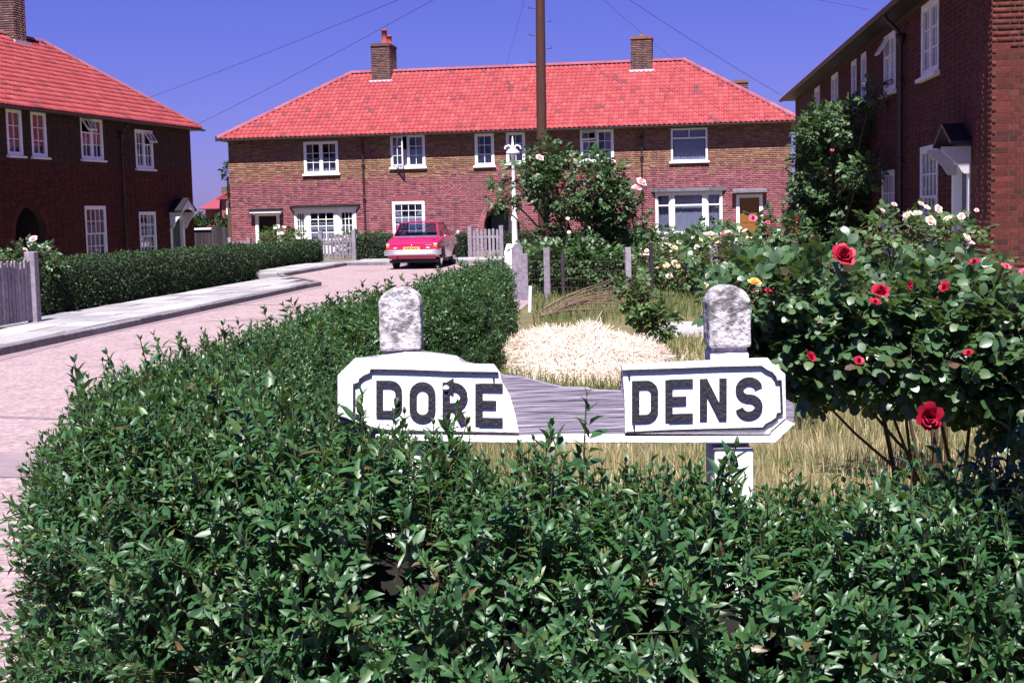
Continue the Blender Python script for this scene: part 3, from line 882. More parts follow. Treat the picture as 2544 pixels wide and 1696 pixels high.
window(house, 3.57, 5.05, 3.43, 4.76, 2, 2, 3, curtain='short')
window(house, 7.29, 8.74, 3.6, 4.925, 2, 2, 3, open_light=0, curtain='short', label='white window with its left casement swung open')
window(house, 10.82, 11.62, 3.57, 4.87, 1, 2, 3, curtain='short')
window(house, 12.12, 12.90, 3.63, 4.88, 1, 2, 3, curtain='short')
window(house, 15.15, 16.51, 3.62, 4.88, 2, 2, 3, fan=0, curtain='short', label='white window with its top left light ajar')
window(house, 18.80, 20.25, 3.51, 4.82, 1, 1, 1, modern=2, curtain='full', label='newer window with one large pane under two small ones')
window(house, 7.28, 8.65, .62, 2.19, 1, 4, 5, curtain='half')

def slab_hood(u0, u1, z0, z1, proj, mat, name='hood', trim=None, par=house):
    h = MB(); h.prism([(u0, -proj, z0), (u0, -proj, z1 - .02), (u0, .02, z1 + .02), (u0, .02, z0)], (u1 - u0, 0, 0))
    H = h.build(name, M[mat], par)
    if trim:
        t = MB(); t.box(u0 + .02, u1 - .02, -proj + .03, -.001, z0 - .09, z0 - .002); t.box(u0 + .10, u1 - .10, -proj * .55, -.002, z0 - .17, z0 - .09); t.build('fascia', M[trim], H)
    return H

def bay(u0, u1, z0, z1, proj, hood_over, lead, lights, modern, ztop, cols_side, cols_mid, rows):
    """Canted bay: plinth, three framed lights on the cants and front, flat hood."""
    r = .655
    pts = [(u0, 0), (u0 + r, -proj), (u1 - r, -proj), (u1, 0)]
    B = MB()
    off = [(x, y) for x, y in pts]
    B.prism([(x, y, .06) for x, y in off], (0, 0, z0 - .06))
    bayo = B.build('bay_window', M['white'] if not modern else M['white_old'], house)
    for k in range(3):
        A, C_ = Vector((*pts[k], 0)), Vector((*pts[k + 1], 0)); L = (C_ - A).length
        ang = math.atan2(C_.y - A.y, C_.x - A.x)
        holder = empty('facet', (A.x, A.y, 0), ang, parent=bayo)
        cols = cols_mid if k == 1 else cols_side
        # frame, bars and glass of this facet, joined per kind
        f = MB(); g = MB(); fw = .125
        f.box(0, fw, -.03, .05, z0, z1); f.box(L - fw, L, -.03, .05, z0, z1); f.box(fw, L - fw, -.03, .05, z1 - .09, z1); f.box(fw, L - fw, -.03, .05, z0, z0 + .07)
        a, b, c, d = fw, L - fw, z0 + .07, z1 - .09
        if modern:
            zt = d - (d - c) * .27; f.box(a, b, -.022, .04, zt - .03, zt + .03)
            rects = [(a, b, zt + .03, d), (a, b, c, zt - .03)]
        else:
            st = .05
            for bx in ((a, a + st, c, d), (b - st, b, c, d), (a + st, b - st, c, c + st), (a + st, b - st, d - st, d)): f.box(bx[0], bx[1], -.022, .035, bx[2], bx[3])
            rects = list(glaze(None, a + st, b - st, c + st, d - st, cols, rows, .0, bar=.03, mb=f))
        fo = f.build('window_frame', M['white'], bayo); fo.matrix_local = holder.matrix_basis.copy(); 
        fo.location = (A.x, A.y, 0); fo.rotation_euler = (0, 0, ang)
        for r_ in rects:
            p = MB(); p.box(r_[0] - .003, r_[1] + .003, .0, .005, r_[2] - .003, r_[3] + .003)
            po = p.build('pane', M['glass'], bayo); po.location = (A.x, A.y, 0); po.rotation_euler = (0, 0, ang)
        dr = drape(bayo, .06, L - .06, z0 + .05, z1 - (.1 if modern else .5), .12); dr.location = (A.x, A.y, 0); dr.rotation_euler = (0, 0, ang)
        bpy.data.objects.remove(holder)
    s = MB(); e = .06
    s.prism([(x + (-e if i == 0 else e if i == 3 else 0), y - (e if i in (1, 2) else 0), z0 - .06) for i, (x, y) in enumerate(pts)], (0, 0, .058)); s.build('sill', M['white'], bayo)
    hd = MB(); o = .16
    if lead == 'black':
        tr = MB(); tr.prism([(u0 - .10, -.001, z1 + .002), (u0 + r - .08, -proj - .10, z1 + .002), (u1 - r + .08, -proj - .10, z1 + .002), (u1 + .10, -.001, z1 + .002)], (0, 0, .10)); tr.build('fascia', M['white'], bayo)
        hd.prism([(u0 - .22, -.001, z1 + .105), (u0 + r - .16, -proj - .22, z1 + .105), (u1 - r + .16, -proj - .22, z1 + .105), (u1 + .22, -.001, z1 + .105)], (0, 0, .10)); hd.build('hood', M['black'], bayo)
    else:
        tr = MB(); tr.prism([(u0 - .04, -.001, z1 + .002), (u0 + r - .04, -proj - .05, z1 + .002), (u1 - r + .04, -proj - .05, z1 + .002), (u1 + .04, -.001, z1 + .002)], (0, 0, .07)); tr.build('fascia', M['white_old'], bayo)
        hd.prism([(u0 - .20, -.001, z1 + .075), (u0 + r - .14, -proj - .20, z1 + .075), (u1 - r + .14, -proj - .20, z1 + .075), (u1 + .20, -.001, z1 + .075)], (0, 0, .13)); hd.build('hood', M['lead'], bayo)
    return bayo
bay(3.08, 5.72, .62, 1.93, .45, .2, 'black', 3, False, 2.1, 3, 3, 4)['label'] = 'white bay window with small panes under a black hood'
bay(18.16, 20.80, .66, 2.24, .45, .2, 'lead', 3, True, 2.45, 1, 1, 1)['label'] = 'bay window with large panes under a grey lead hood'

door_case(house, 1.36, 2.42, .10, 1.86, 'door_dark', yb=.18, label='dark front door in a white frame')
slab_hood(1.20, 2.60, 1.95, 2.04, .34, 'black', 'hood', 'white')
door_case(house, 21.36, 22.40, .10, 2.13, 'door_brown', yb=.12, label='brown front door in a white frame')
slab_hood(21.22, 22.56, 2.20, 2.33, .34, 'lead', 'hood')
arch_passage(house, wall, *ARCH, 0.0)
for k, (u, w) in enumerate(((11.95, .13), (12.42, .13))):
    m_ = MB(); m_.box(u, u + w, 1.25, 1.35, .05, 1.78); m_.build('door_post', M['white_old'], house)
m_ = MB(); m_.box(12.08, 12.42, 1.36, 1.42, .05, 1.78); m_.build('passage_door', M['door_dark'], house)
m_ = MB(); m_.box(11.2, 11.95, 1.36, 1.42, .05, 1.62); m_.build('passage_door', M['door_grey'], house)

# ------------------------------------------------------------------ terrace on the left of the road
house = empty('terraced_house', (-14.44, 39.377, 0), math.atan2(.9758, .21865), 'dark shaded brick terrace beside the left pavement and trimmed hedge', 'house', 'brick terraces round the cul-de-sac')
U0, U1, DEP, ZT = -5.0, 12.70, 7.3, 4.93
openings = [(.78, 1.57, 3.6, 4.93), (2.05, 2.88, 3.6, 4.94), (4.87, 6.25, 3.62, 4.94), (8.42, 9.70, 3.42, 4.73), (4.88, 6.20, .40, 2.15), (8.45, 9.66, .30, 1.95), (10.74, 11.86, .08, 1.80)]
ARCH = (1.78, .84, 1.30)
wall = wing(house, openings, U0, U1, DEP, ZT, [M['mortar_shade_dark'], M['mortar_shade_dark'], M['dim']], 3.45, ARCH)
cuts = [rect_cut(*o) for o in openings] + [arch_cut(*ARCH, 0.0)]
bricks_mesh('brickwork', brick_layout(-.6, U1, .12, 3.45, cuts), M['brick_shade_dark'], wall, seed=31)
bricks_mesh('brickwork', brick_layout(-.6, U1, 3.45, 4.86, cuts), M['brick_shade_dark_upper'], wall, seed=32)
bricks_mesh('brickwork', brick_layout(0, 3.0, .12, 4.86, []), M['brick_shade_dark'], wall, seed=33, frame=lambda V: np.c_[U1 - V[:, 1], V[:, 0], V[:, 2]])
roof, th, (RA, RB, a0, a1, b0, slope_len, h0, h1) = roof_shell(house, U0, U1, DEP, 4.95, .36, 7.85, hipL=False)
RA = (a0, RA[1], RA[2])
pantiles(roof, a0 - .02, a1 + .02, b0, 4.95, th, slope_len - .05, 'tile', 0.0, h1, lambda i, j, a, b: 22 < i < 70 and 1 <= j < 8 and a < 10.2, 22, rows=int((slope_len - .02) / .30))
ridge_tiles(roof, (3.0, RB[1], RB[2] + .01), (RB[0], RB[1], RB[2] + .01)); ridge_tiles(roof, (RB[0], RB[1], RB[2] + .02), (a1 - .05, b0 + .05, 4.99))
gutter(house, -1.5, a1 - .02, b0 - .05, 4.93)
downpipe(house, 7.36, .05, 4.9, .38)
chimney(house, 6.78, 7.52, 3.3, 4.7, 6.6, 9.6, [(7.0, 3.8, .4, .13), (7.3, 3.8, .4, .13)], flash=7.60)
window(house, .78, 1.57, 3.6, 4.93, 1, 2, 3, curtain='short'); window(house, 2.05, 2.88, 3.6, 4.94, 1, 2, 3, curtain='short')
window(house, 4.87, 6.25, 3.62, 4.94, 2, 2, 3, fan=0, curtain='short', label='white window with its left top light swung out')
window(house, 8.42, 9.70, 3.42, 4.73, 2, 2, 3, fan=1, curtain='short', label='white window with its right top light swung out')
window(house, 4.88, 6.20, .40, 2.15, 1, 4, 4, sash=True, curtain='half'); window(house, 8.45, 9.66, .30, 1.95, 1, 4, 4, sash=True, curtain='half')
door_case(house, 10.74, 11.86, .08, 1.80, 'door_green', yb=.10, label='dark green front door')
arch_passage(house, wall, *ARCH, 0.0)

def gable_canopy(house, u0, u1, z, rise, proj, front=True, bproj=None):
    """Little pitched hood over a door on two cut-out brackets."""
    c = MB(); um = (u0 + u1) / 2; t = .05
    for a, b in ((u0 - .10, um), (u1 + .10, um)):
        c.prism([(a, -proj, z - .04), (b, -proj, z + rise), (b, -proj, z + rise + t), (a, -proj, z - .04 + t)], (0, proj + .01, 0))
    C_ = c.build('canopy', M['black'], house)
    f = MB()                                                    # white front with an arched underside
    n = 10; r = (u1 - u0) / 2 - .06
    arc = [(um + r * math.cos(math.pi * k / n), z - .16 + .20 * math.sin(math.pi * k / n)) for k in range(n + 1)]
    for k in range(n if front else 0):
        p, q = arc[k], arc[k + 1]
        top = lambda x: z + rise - .02 - abs(x - um) * (rise + .02) / ((u1 - u0) / 2 + .1)
        f.prism([(p[0], -proj + .02, p[1]), (p[0], -proj + .02, max(top(p[0]), p[1] + .03)), (q[0], -proj + .02, max(top(q[0]), q[1] + .03)), (q[0], -proj + .02, q[1])], (0, .04, 0))
    if front: f.build('canopy_front', M['white_old'], C_)
    for u in (u0, u1 - .06):
        b = MB(); proj = bproj or proj
        pr = [(0, -.02), (-proj + .04, -.02), (-proj + .04, -.10), (-proj + .10, -.22), (-proj * .62, -.30), (-proj * .42, -.46), (-proj * .30, -.62), (-.09, -.70), (0, -.70)]; pr = [(y_, z_ * (.56 if not front else .85)) for y_, z_ in pr]
        b.prism([(u, y - .002, z - .05 + zz) for y, zz in pr], (.06, 0, 0)); b.build('bracket', M['white_old' if front else 'white_shaded'], C_)
    return C_
gable_canopy(house, 10.74, 11.86, 1.98, .40, .50)

# ------------------------------------------------------------------ terrace on the right, near the camera
house = empty('terraced_house', (6.918, 23.684, 0), math.atan2(-.9946, -.1038), 'tall shaded brick terrace with sunlit brick corner behind the red rose bush', 'house', 'brick terraces round the cul-de-sac')
U0, U1, DEP, ZT = -20.6, 5.19, 7.3, 4.95
openings = [(.34, 1.74, 3.66, 4.82), (-3.45, -2.17, 3.7, 4.78), (-7.93, -7.15, 3.7, 4.78), (-6.45, -5.75, 3.7, 4.78), (-11.5, -10.25, 3.7, 4.8), (-15.2, -14.0, 3.7, 4.8),
            (.28, 1.70, .9, 2.53), (-3.69, -2.30, .75, 2.24), (2.86, 3.96, .52, 2.26)]
wall = wing(house, openings, U0, U1, DEP, ZT, [M['mortar_shade_dark'], M['mortar_shade_dark'], M['dim']], 3.45)
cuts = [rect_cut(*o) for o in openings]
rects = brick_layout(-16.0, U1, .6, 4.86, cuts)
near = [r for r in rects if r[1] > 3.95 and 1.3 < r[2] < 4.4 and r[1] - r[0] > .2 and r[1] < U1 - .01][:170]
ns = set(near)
bricks_mesh('brickwork', [r for r in rects if r not in ns], M['brick_shade_dark'], wall, seed=41, proud=.0015)
brick_objects(near, MB().box(-.1075, .1075, -.0012, .01, -.03225, .03225).mesh('brick', M['brick_shade_dark']), wall, jit=.0004)
# the end wall that catches the sun
endr = brick_layout(0.0, DEP, .12, 4.86, [])
near = [r for r in endr if r[0] < .62 and .75 < r[2] < 4.6 and r[1] - r[0] > .09][:130]
ns = set(near)
fr = lambda V: np.c_[U1 - V[:, 1], V[:, 0], V[:, 2]]
m_ = MB(); m_.box(U1 - .001, U1 + .004, .0, DEP, .1, 4.9); m_.build('pointing', M['mortar_shade_dark'], wall)
bricks_mesh('brickwork', [r for r in endr if r not in ns], M['brick_shade_dark'], wall, proud=.006, seed=43, frame=fr)
brick_objects(near, MB().box(-.1075, .1075, -.005, .01, -.03225, .03225).mesh('brick', M['brick_shade_dark']), wall, frame_loc=lambda p: Vector((U1 - p.y, p.x, p.z)), rz=math.pi / 2)
roof, th, (RA, RB, a0, a1, b0, slope_len, h0, h1) = roof_shell(house, U0, U1, DEP, 4.97, .36, 7.9)
pantiles(roof, a0 - .02, a1 + .02, b0, 4.97, th, slope_len - .05, 'tile', h0, h1, lambda i, j, a, b: False, 23, rows=2)
gutter(house, a0, a1, b0 - .05, 4.95)
downpipe(house, -1.22, .05, 4.92, .38)
window(house, .34, 1.74, 3.66, 4.82, 2, 2, 3, curtain='short', mat='white_old'); window(house, -3.45, -2.17, 3.7, 4.78, 2, 2, 3, fan=0, curtain='full', mat='white_old', label='white window with one top light swung out')
for a, b in ((-7.93, -7.15), (-6.45, -5.75)): window(house, a, b, 3.7, 4.78, 1, 2, 3, curtain='full', mat='white_old')
for a, b in ((-11.5, -10.25), (-15.2, -14.0)): window(house, a, b, 3.7, 4.8, 2, 2, 3, curtain='full', mat='white_old')
window(house, .28, 1.70, .9, 2.53, 1, 4, 4, sash=True, curtain='half', mat='white_old'); window(house, -3.69, -2.30, .75, 2.24, 1, 4, 4, sash=True, curtain='half', mat='white_old')
door_case(house, 2.86, 3.96, .52, 2.26, 'door_grey', yb=.10, frame_w=.10, label='slate blue front door')
gable_canopy(house, 2.94, 4.0, 2.45, .24, .30, False, .44)
m_ = MB(); m_.box(2.6, 4.2, -1.0, -.001, 0, .5); m_.build('doorstep', M['path'], house)

# ------------------------------------------------------------------ the roof seen between the two terraces
house = empty('distant_house', (-20.8, 96.0, -3.2), .08, 'small red roofed house seen far off between the two terraces', 'house')
w = MB(); w.box(0, 10, 0, 8, 0, 5.6); w.build('wall', M['brick'], house)
roof, th, _x = roof_shell(house, 0, 10, 8, 5.6, .4, 8.6)
m_ = MB(); m_.box(1.3, 5.2, -1.5, -.001, 0, 6.25); m_.build('front_wing', M['brick'], house)
m_ = MB(); m_.prism([(.95, -1.9, 6.2), (3.25, -1.9, 7.6), (5.55, -1.9, 6.2)], (0, 5, 0)); m_.build('roof', M['tile_plain'], house)
window(house, 1.6, 2.5, 5.2, 6.1, 2, 1, 2, depth=-1.55, curtain=None)
c = MB(); c.box(.9, 1.3, 2.0, 2.4, 6.0, 7.1); c.build('chimney', M['chimney_brick'], house)
# ------------------------------------------------------------------ tracing helper: a pixel of the 2544 x 1696 photograph on the plane y = Y
def at(px, py, Y):
    d = fwd + rt * ((px - 1272) / 3463.0) - up * ((py - 848) / 3463.0)
    return Vector((0, 0, 1.6)) + d * (Y / d.y)

# ------------------------------------------------------------------ street name sign on two concrete posts
SY = 3.45
sign = empty('street_sign', (.13, SY + .03, 0), 0, 'broken white wooden street name sign on two round topped posts', 'street sign')
def sl(P, Y=SY):                       # world to sign coordinates (x, z)
    return (P.x - .13, P.z)
def left_px(X, Yp): return sl(at(800 + X / 3.137, 680 + Yp / 3.136, SY))
def right_px(X, Yp): return sl(at(1400 + X / 2.614, 680 + Yp / 2.611, SY))
M['sign_white'] = noisy('flaking_white_paint', [(0.0, (.16, .12, .11)), (0.265, (.28, .23, .22)), (0.295, (.78, .76, .77)), (1.0, (.86, .85, .86))], scale=14, detail=10, rough=0.55, bump=0.25, bump_scale=60)
M['sign_black'] = noisy('worn_black_paint', [(0.0, (.016, .015, .022)), (0.72, (.03, .028, .04)), (0.78, (.3, .28, .32))], scale=26, detail=8, rough=0.5, bump=0.3)
M['bare_wood'] = noisy('bare_grey_wood', [(0.25, (.06, .048, .075)), (0.40, (.17, .145, .195)), (0.58, (.24, .21, .27)), (0.75, (.42, .39, .45))], scale=8, detail=9, stretch=(.55, 1.0, 11.0), rough=0.85, bump=0.4, bump_scale=12, distort=1.3)
M['cap'] = noisy('lichened_concrete', [(0.28, (.07, .06, .065)), (0.42, (.17, .155, .165)), (0.5, (.38, .355, .375)), (0.66, (.58, .55, .58)), (0.72, (.28, .15, .08)), (0.76, (.50, .47, .49))], scale=30, detail=10, rough=0.95, bump=0.5, bump_scale=90)
def plate(name, pts, y0, y1, mats, parent, bevel=.003, label=None):
    mb = MB(); mb.prism([(x, y0, z) for x, z in pts], (0, y1 - y0, 0))
    return mb.build(name, mats, parent, bevel=bevel, label=label)
# local y = 0 is the back of the boards, front faces towards -y
back = [left_px(125, 800), left_px(250, 672), left_px(420, 650), left_px(640, 622), left_px(800, 618), left_px(1040, 652), left_px(1120, 700), left_px(1300, 745), left_px(1420, 806), left_px(1560, 815), left_px(1700, 850), right_px(0, 748), right_px(150, 750), right_px(210, 765), right_px(380, 772), right_px(384, 600),
        right_px(1320, 556), right_px(1380, 600), right_px(1450, 690), right_px(1452, 820), right_px(1508, 850), right_px(1505, 965), right_px(1372, 1094), right_px(0, 1098), left_px(1400, 1322), left_px(700, 1318), left_px(400, 1300), left_px(125, 1180)]
plate('backing_board', back, -.012, .022, M['bare_wood'], sign, bevel=0)
lp = [left_px(122, 790), left_px(255, 660), left_px(430, 660), left_px(470, 640), left_px(560, 632), left_px(640, 614), left_px(760, 616), left_px(940, 632), left_px(1060, 650), left_px(1080, 690), left_px(1120, 703), left_px(1340, 708), left_px(1385, 770), left_px(1405, 850), left_px(1440, 905), left_px(1470, 965), left_px(1492, 1040), left_px(1515, 1130), left_px(1535, 1240), left_px(1000, 1232), left_px(420, 1215), left_px(122, 1100)]
plate('nameplate', lp, -.034, -.0125, M['sign_white'], sign, label='left half of the nameplate with a broken edge')
rp = [right_px(376, 592), right_px(1000, 562), right_px(1330, 548), right_px(1352, 580), right_px(1440, 650), right_px(1445, 935), right_px(1345, 1022), right_px(1342, 1040), right_px(400, 1036), right_px(398, 900), right_px(392, 760)]
plate('nameplate', rp, -.034, -.0125, M['sign_white'], sign, label='right half of the nameplate')
ledge = [left_px(420, 1245), left_px(1540, 1256), right_px(0, 1034), right_px(395, 1034), right_px(398, 1050), right_px(1340, 1046), right_px(1345, 1028), right_px(1440, 945), right_px(1500, 968), right_px(1368, 1094), right_px(0, 1092), left_px(1400, 1312), left_px(700, 1296), left_px(420, 1280)]
plate('bottom_rail', ledge, -.044, -.0345, M['sign_white'], sign)
def stroke(mb, pts, w, y0, y1, closed=False):
    """A ribbon of width w along a path in the x-z plane, from y0 (front) back to y1."""
    P = [Vector((p[0], p[1])) for p in pts]; n = len(P); L, R = [], []
    for i in range(n):
        a = P[i - 1] if (i > 0 or closed) else None; b = P[(i + 1) % n] if (i < n - 1 or closed) else None
        d1 = (P[i] - a).normalized() if a is not None else None; d2 = (b - P[i]).normalized() if b is not None else None
        t = ((d1 or d2) + (d2 or d1)).normalized(); nr = Vector((-t.y, t.x)); c = max(.45, nr.dot(Vector((-(d2 or d1).y, (d2 or d1).x))))
        L.append(P[i] + nr * (w / 2 / c)); R.append(P[i] - nr * (w / 2 / c))
    vs = [(p.x, y0, p.y) for p in L] + [(p.x, y0, p.y) for p in R] + [(p.x, y1, p.y) for p in L] + [(p.x, y1, p.y) for p in R]
    fs = []
    for i in range(n if closed else n - 1):
        j = (i + 1) % n
        fs += [(i, j, n + j, n + i), (i, 2 * n + i, 2 * n + j, j), (n + i, n + j, 3 * n + j, 3 * n + i)]
    if not closed: fs += [(0, n, 3 * n, 2 * n), (n - 1, 2 * n + n - 1, 3 * n + n - 1, n + n - 1)]
    mb.add(vs, fs)
def arc(cx, cz, rx, rz, a0, a1, n=8):
    return [(cx + rx * math.cos(math.radians(a0 + (a1 - a0) * k / n)), cz + rz * math.sin(math.radians(a0 + (a1 - a0) * k / n))) for k in range(n + 1)]
def letter_strokes(ch, W, H, w):
    h = w / 2; r = W * .46 - h
    if ch == 'D': return [([(h, h), (W - h - r, h)] + arc(W - h - r, h + r, r, r, -90, 0)[1:] + arc(W - h - r, H - h - r, r, r, 0, 90) + [(h, H - h)], True)]
    if ch == 'O': r = W / 2 - h; return [(arc(W / 2, h + r, r, r, 180, 360, 12) + arc(W / 2, H - h - r, r, r, 0, 180, 12), True)]
    if ch == 'R':
        r = H * .255; return [([(h, 0), (h, H)], False), ([(h, H - h), (W - h - r, H - h)] + arc(W - h - r, H - h - r * .98, r, r * .98, 90, -90, 10) + [(h, H - h - 2 * r * .98)], False), ([(W * .50, H * .44), (W - h * .95, 0)], False)]
    if ch == 'E': return [([(h, 0), (h, H)], False), ([(h, H - h * .9), (W, H - h * .9)], False), ([(h, H * .5), (W * .76, H * .5)], False), ([(h, h * .9), (W, h * .9)], False)]
    if ch == 'N': return [([(h, 0), (h, H)], False), ([(W - h, 0), (W - h, H)], False), ([(h * 1.05, H - h * .35), (W - h * 1.05, h * .35)], False)]
    if ch == 'S':
        rx = W / 2 - h; rz = H / 4 - h / 2
        return [(arc(W / 2, H - h - rz, rx, rz, 12, 180, 10) + arc(W / 2, H - h - rz, rx, rz, 180, 262, 5)[1:] + arc(W / 2, h + rz, rx, rz, 82, 0, 5) + arc(W / 2, h + rz, rx, rz, 0, -168, 10)[1:], False)]
def put_letter(ch, tl, bl, tr_):
    """TL, BL, TR: three corners of the letter's box in sign coordinates."""
    ex = Vector((tr_[0] - tl[0], tr_[1] - tl[1])); ez = Vector((tl[0] - bl[0], tl[1] - bl[1])); W, H = ex.length, ez.length
    mb = MB()
    for k, (pts, cl) in enumerate(letter_strokes(ch, W, H, H * .178)):
        q = []
        for x, z in pts:
            p = Vector(bl) + ex * (x / W) + ez * (z / H); q.append((p.x, p.y))
        stroke(mb, q, H * .178, -.0385 - .0004 * k, -.033, cl)
    mb.build('letter', M['sign_black'], sign, bevel=0)
for ch, x0, x1, y0, y1 in (('D', 425, 625, 828, 1112), ('O', 683, 885, 838, 1150), ('R', 940, 1135, 843, 1160), ('E', 1195, 1408, 853, 1170)):
    put_letter(ch, left_px(x0, y0), left_px(x0, y1), left_px(x1, y0 + (x1 - x0) * .012))
for ch, x0, x1, y0, y1 in (('D', 443, 613, 693, 961), ('E', 659, 838, 687, 952), ('N', 883, 1057, 680, 945), ('S', 1115, 1290, 670, 941)):
    put_letter(ch, right_px(x0, y0), right_px(x0, y1), right_px(x1, y0 - (x1 - x0) * .03))
bw = .0052
mb = MB(); stroke(mb, [right_px(*p) for p in ((380, 628), (700, 618), (1000, 606), (1282, 600), (1312, 622), (1350, 640), (1372, 668), (1378, 692), (1406, 692), (1411, 800), (1414, 903), (1388, 905), (1384, 930), (1352, 955), (1312, 975), (1296, 998), (1000, 1006), (700, 1014), (404, 1028))], bw, -.0405, -.033)
mb.build('border_moulding', M['sign_black'], sign)
mb = MB(); stroke(mb, [left_px(*p) for p in ((1376, 770), (1000, 764), (700, 752), (386, 746), (380, 775), (330, 795), (298, 820), (292, 848), (252, 860), (252, 1000), (252, 1090), (292, 1102), (300, 1150), (380, 1195), (540, 1222), (1000, 1232), (1530, 1243))], bw, -.0405, -.033)
mb.build('border_moulding', M['sign_black'], sign)
def dome(p, r, y):
    d = MB(); d.lathe([(r, 0), (r * .95, .003), (r * .6, .008), (0, .0095)], (0, 0, 0), 10)
    o = d.build('bolt', M['sign_black'], sign); o.location = (p[0], y, p[1]); o.rotation_euler = (math.pi / 2, 0, 0)
    return o
dome(left_px(590, 985), .010, -.037); dome(left_px(1338, 810), .003, -.034); dome(right_px(425, 655), .0035, -.034); dome(right_px(457, 980), .003, -.034)
o = dome(left_px(968, 888), .008, -.037); o.data.materials[0] = M['sign_white']
# posts with their weathered rounded caps
def sign_post(px0, px1, ptop, pcap, pneck, lean):
    xa = sl(at(px0, 900, SY))[0]; xb = sl(at(px1, 900, SY))[0]
    zt = at((px0 + px1) / 2, ptop, SY).z; zc = at((px0 + px1) / 2, pcap, SY).z; w = xb - xa
    p = MB(); p.box(xa + .004, xb - .004, .0235, .024 + w, 1.0, zc - .012); p.box(xa + .004, xb - .004, -.030, .024 + w, 0, .9995); po = p.build('post', M['white'], sign, bevel=.004)
    nk = MB(); nk.box(xa + .008, xb - .008, .030, .018 + w, zc - .0125, zc + .012); nk.build('neck', M['cap'], po)
    # cap: a rounded head in front view, eased over its depth
    n = 14; r = w / 2; rz = r * .82; pts = [(xa, zc), (xb, zc)] + [(xa + r + r * math.cos(math.pi * k / n), zt - rz + rz * math.sin(math.pi * k / n)) for k in range(n + 1)]
    c = MB(); c.prism([(x, .012, z) for x, z in pts], (0, w + .008, 0)); co = c.build('cap', M['cap'], po, bevel=.007)
    sub = co.modifiers.new('grain', 'SUBSURF'); sub.subdivision_type = 'SIMPLE'; sub.levels = sub.render_levels = 3
    tx = bpy.data.textures.new('cap_relief', 'CLOUDS'); tx.noise_scale = .03; tx.noise_depth = 3
    dm = co.modifiers.new('wear', 'DISPLACE'); dm.texture = tx; dm.strength = .005; dm.mid_level = .5
    return po
sign_post(940, 1045, 718, 876, 0, 0); sign_post(1769, 1874, 713, 868, 0, 0)

# ------------------------------------------------------------------ red saloon car parked at the end of the road
M['car_red'] = None
m, nt, b, out = _new('car_red'); b.inputs['Base Color'].default_value = (.36, .010, .075, 1); b.inputs['Roughness'].default_value = .28; b.inputs['Coat Weight'].default_value = .6; M['car_red'] = m
m, nt, b, out = _new('chrome'); b.inputs['Base Color'].default_value = (.80, .80, .82, 1); b.inputs['Metallic'].default_value = .9; b.inputs['Roughness'].default_value = .30; M['chrome'] = m
M['rubber'] = plain('rubber', (.022, .02, .022), rough=.8); M['plate_yellow'] = plain('plate_yellow', (.62, .34, .10), rough=.5, var=.03)
M['lamp_red'] = plain('lamp_red', (.45, .02, .015), rough=.2); M['lamp_amber'] = plain('lamp_amber', (.75, .22, .03), rough=.2); M['seat'] = plain('seat_cloth', (.05, .04, .045), rough=.8)
a_left = at(972, 657, 42.0)
car = empty('parked_car', (-2.92, 41.55, .012), math.radians(-6.0), 'red saloon car parked at the end of the pink road', 'car')
st = [  # y, half widths, heights, crown
    (0.00, (.66, .745, .75, .67), (.42, .58, .735, .775), .785), (.10, (.70, .785, .785, .71), (.38, .58, .785, .825), .835), (.55, (.73, .80, .795, .715), (.33, .59, .865, .905), .918),
    (1.00, (.74, .805, .80, .72), (.29, .60, .90, .945), .955), (2.2, (.75, .81, .805, .73), (.26, .60, .905, .945), .955), (3.25, (.75, .805, .80, .73), (.27, .60, .895, .935), .955),
    (3.9, (.73, .795, .785, .71), (.30, .60, .875, .915), .935), (4.30, (.66, .74, .73, .64), (.36, .60, .83, .875), .89), (4.46, (.40, .48, .47, .40), (.44, .60, .78, .82), .83)]
vs = []; ring = 11
for y, w, z, c in st:
    row = [(0, z[0]), (w[0], z[0]), (w[1], z[1]), (w[2], z[2]), (w[3], z[3]), (0, c)]
    full = row + [(-x, zz) for x, zz in row[-2:0:-1]]
    vs += [(x, y, zz) for x, zz in full]
n = 10
fs = [(i * n + k, i * n + (k + 1) % n, (i + 1) * n + (k + 1) % n, (i + 1) * n + k) for i in range(len(st) - 1) for k in range(n)] + [tuple(range(n))[::-1], tuple((len(st) - 1) * n + k for k in range(n))]
mb = MB(); mb.add(vs, [f[::-1] for f in fs]); body = mb.build('body', M['car_red'], car, bevel=.03)
# greenhouse: roof, pillars, glass
def P(x, y, z): return Vector((x, y, z))
rb, rf, tb, tf = .74, 3.30, 1.30, 2.72           # base rear/front, top rear/front
hw, ht = .705, .575; zb_, zt_ = .945, 1.365
mb = MB()
gx = [-1, -.8, -.4, 0, .4, .8, 1]; gy = [tb - .06, tb + .06, (tb + tf) / 2, tf - .08, tf + .03]
gv = [(x * (ht + .012), y, zt_ + .055 * (1 - abs(x) ** 2.5) * (1 if 0 < j < 4 else .45) - (0 if 0 < j < 4 else .012)) for j, y in enumerate(gy) for x in gx]
mb.add(gv, [(j * 7 + i, j * 7 + i + 1, j * 7 + i + 8, j * 7 + i + 7) for j in range(4) for i in range(6)], 0, True)
mb.add([(s * (ht + .012), y, z) for s in (-1, 1) for y in (gy[0], gy[-1]) for z in (zt_ - .03, zt_ + .004)], [(0, 1, 3, 2), (4, 6, 7, 5)])
mb.build('roof', M['car_red'], car)
mb = MB()
for s in (-1, 1):
    B = lambda y: P(s * hw, y, zb_ - .01); T = lambda y: P(s * ht, y, zt_ + .002)
    def pil(y0, y1, t0, t1, th=.03):
        q = [B(y0), B(y1), T(t1), T(t0)]; mb.prism(q, (-s * th, 0, 0))
    pil(rb, rb + .34, tb - .02, tb + .20); pil(1.98, 2.06, 1.93, 2.0); pil(rf - .10, rf, tf - .07, tf)
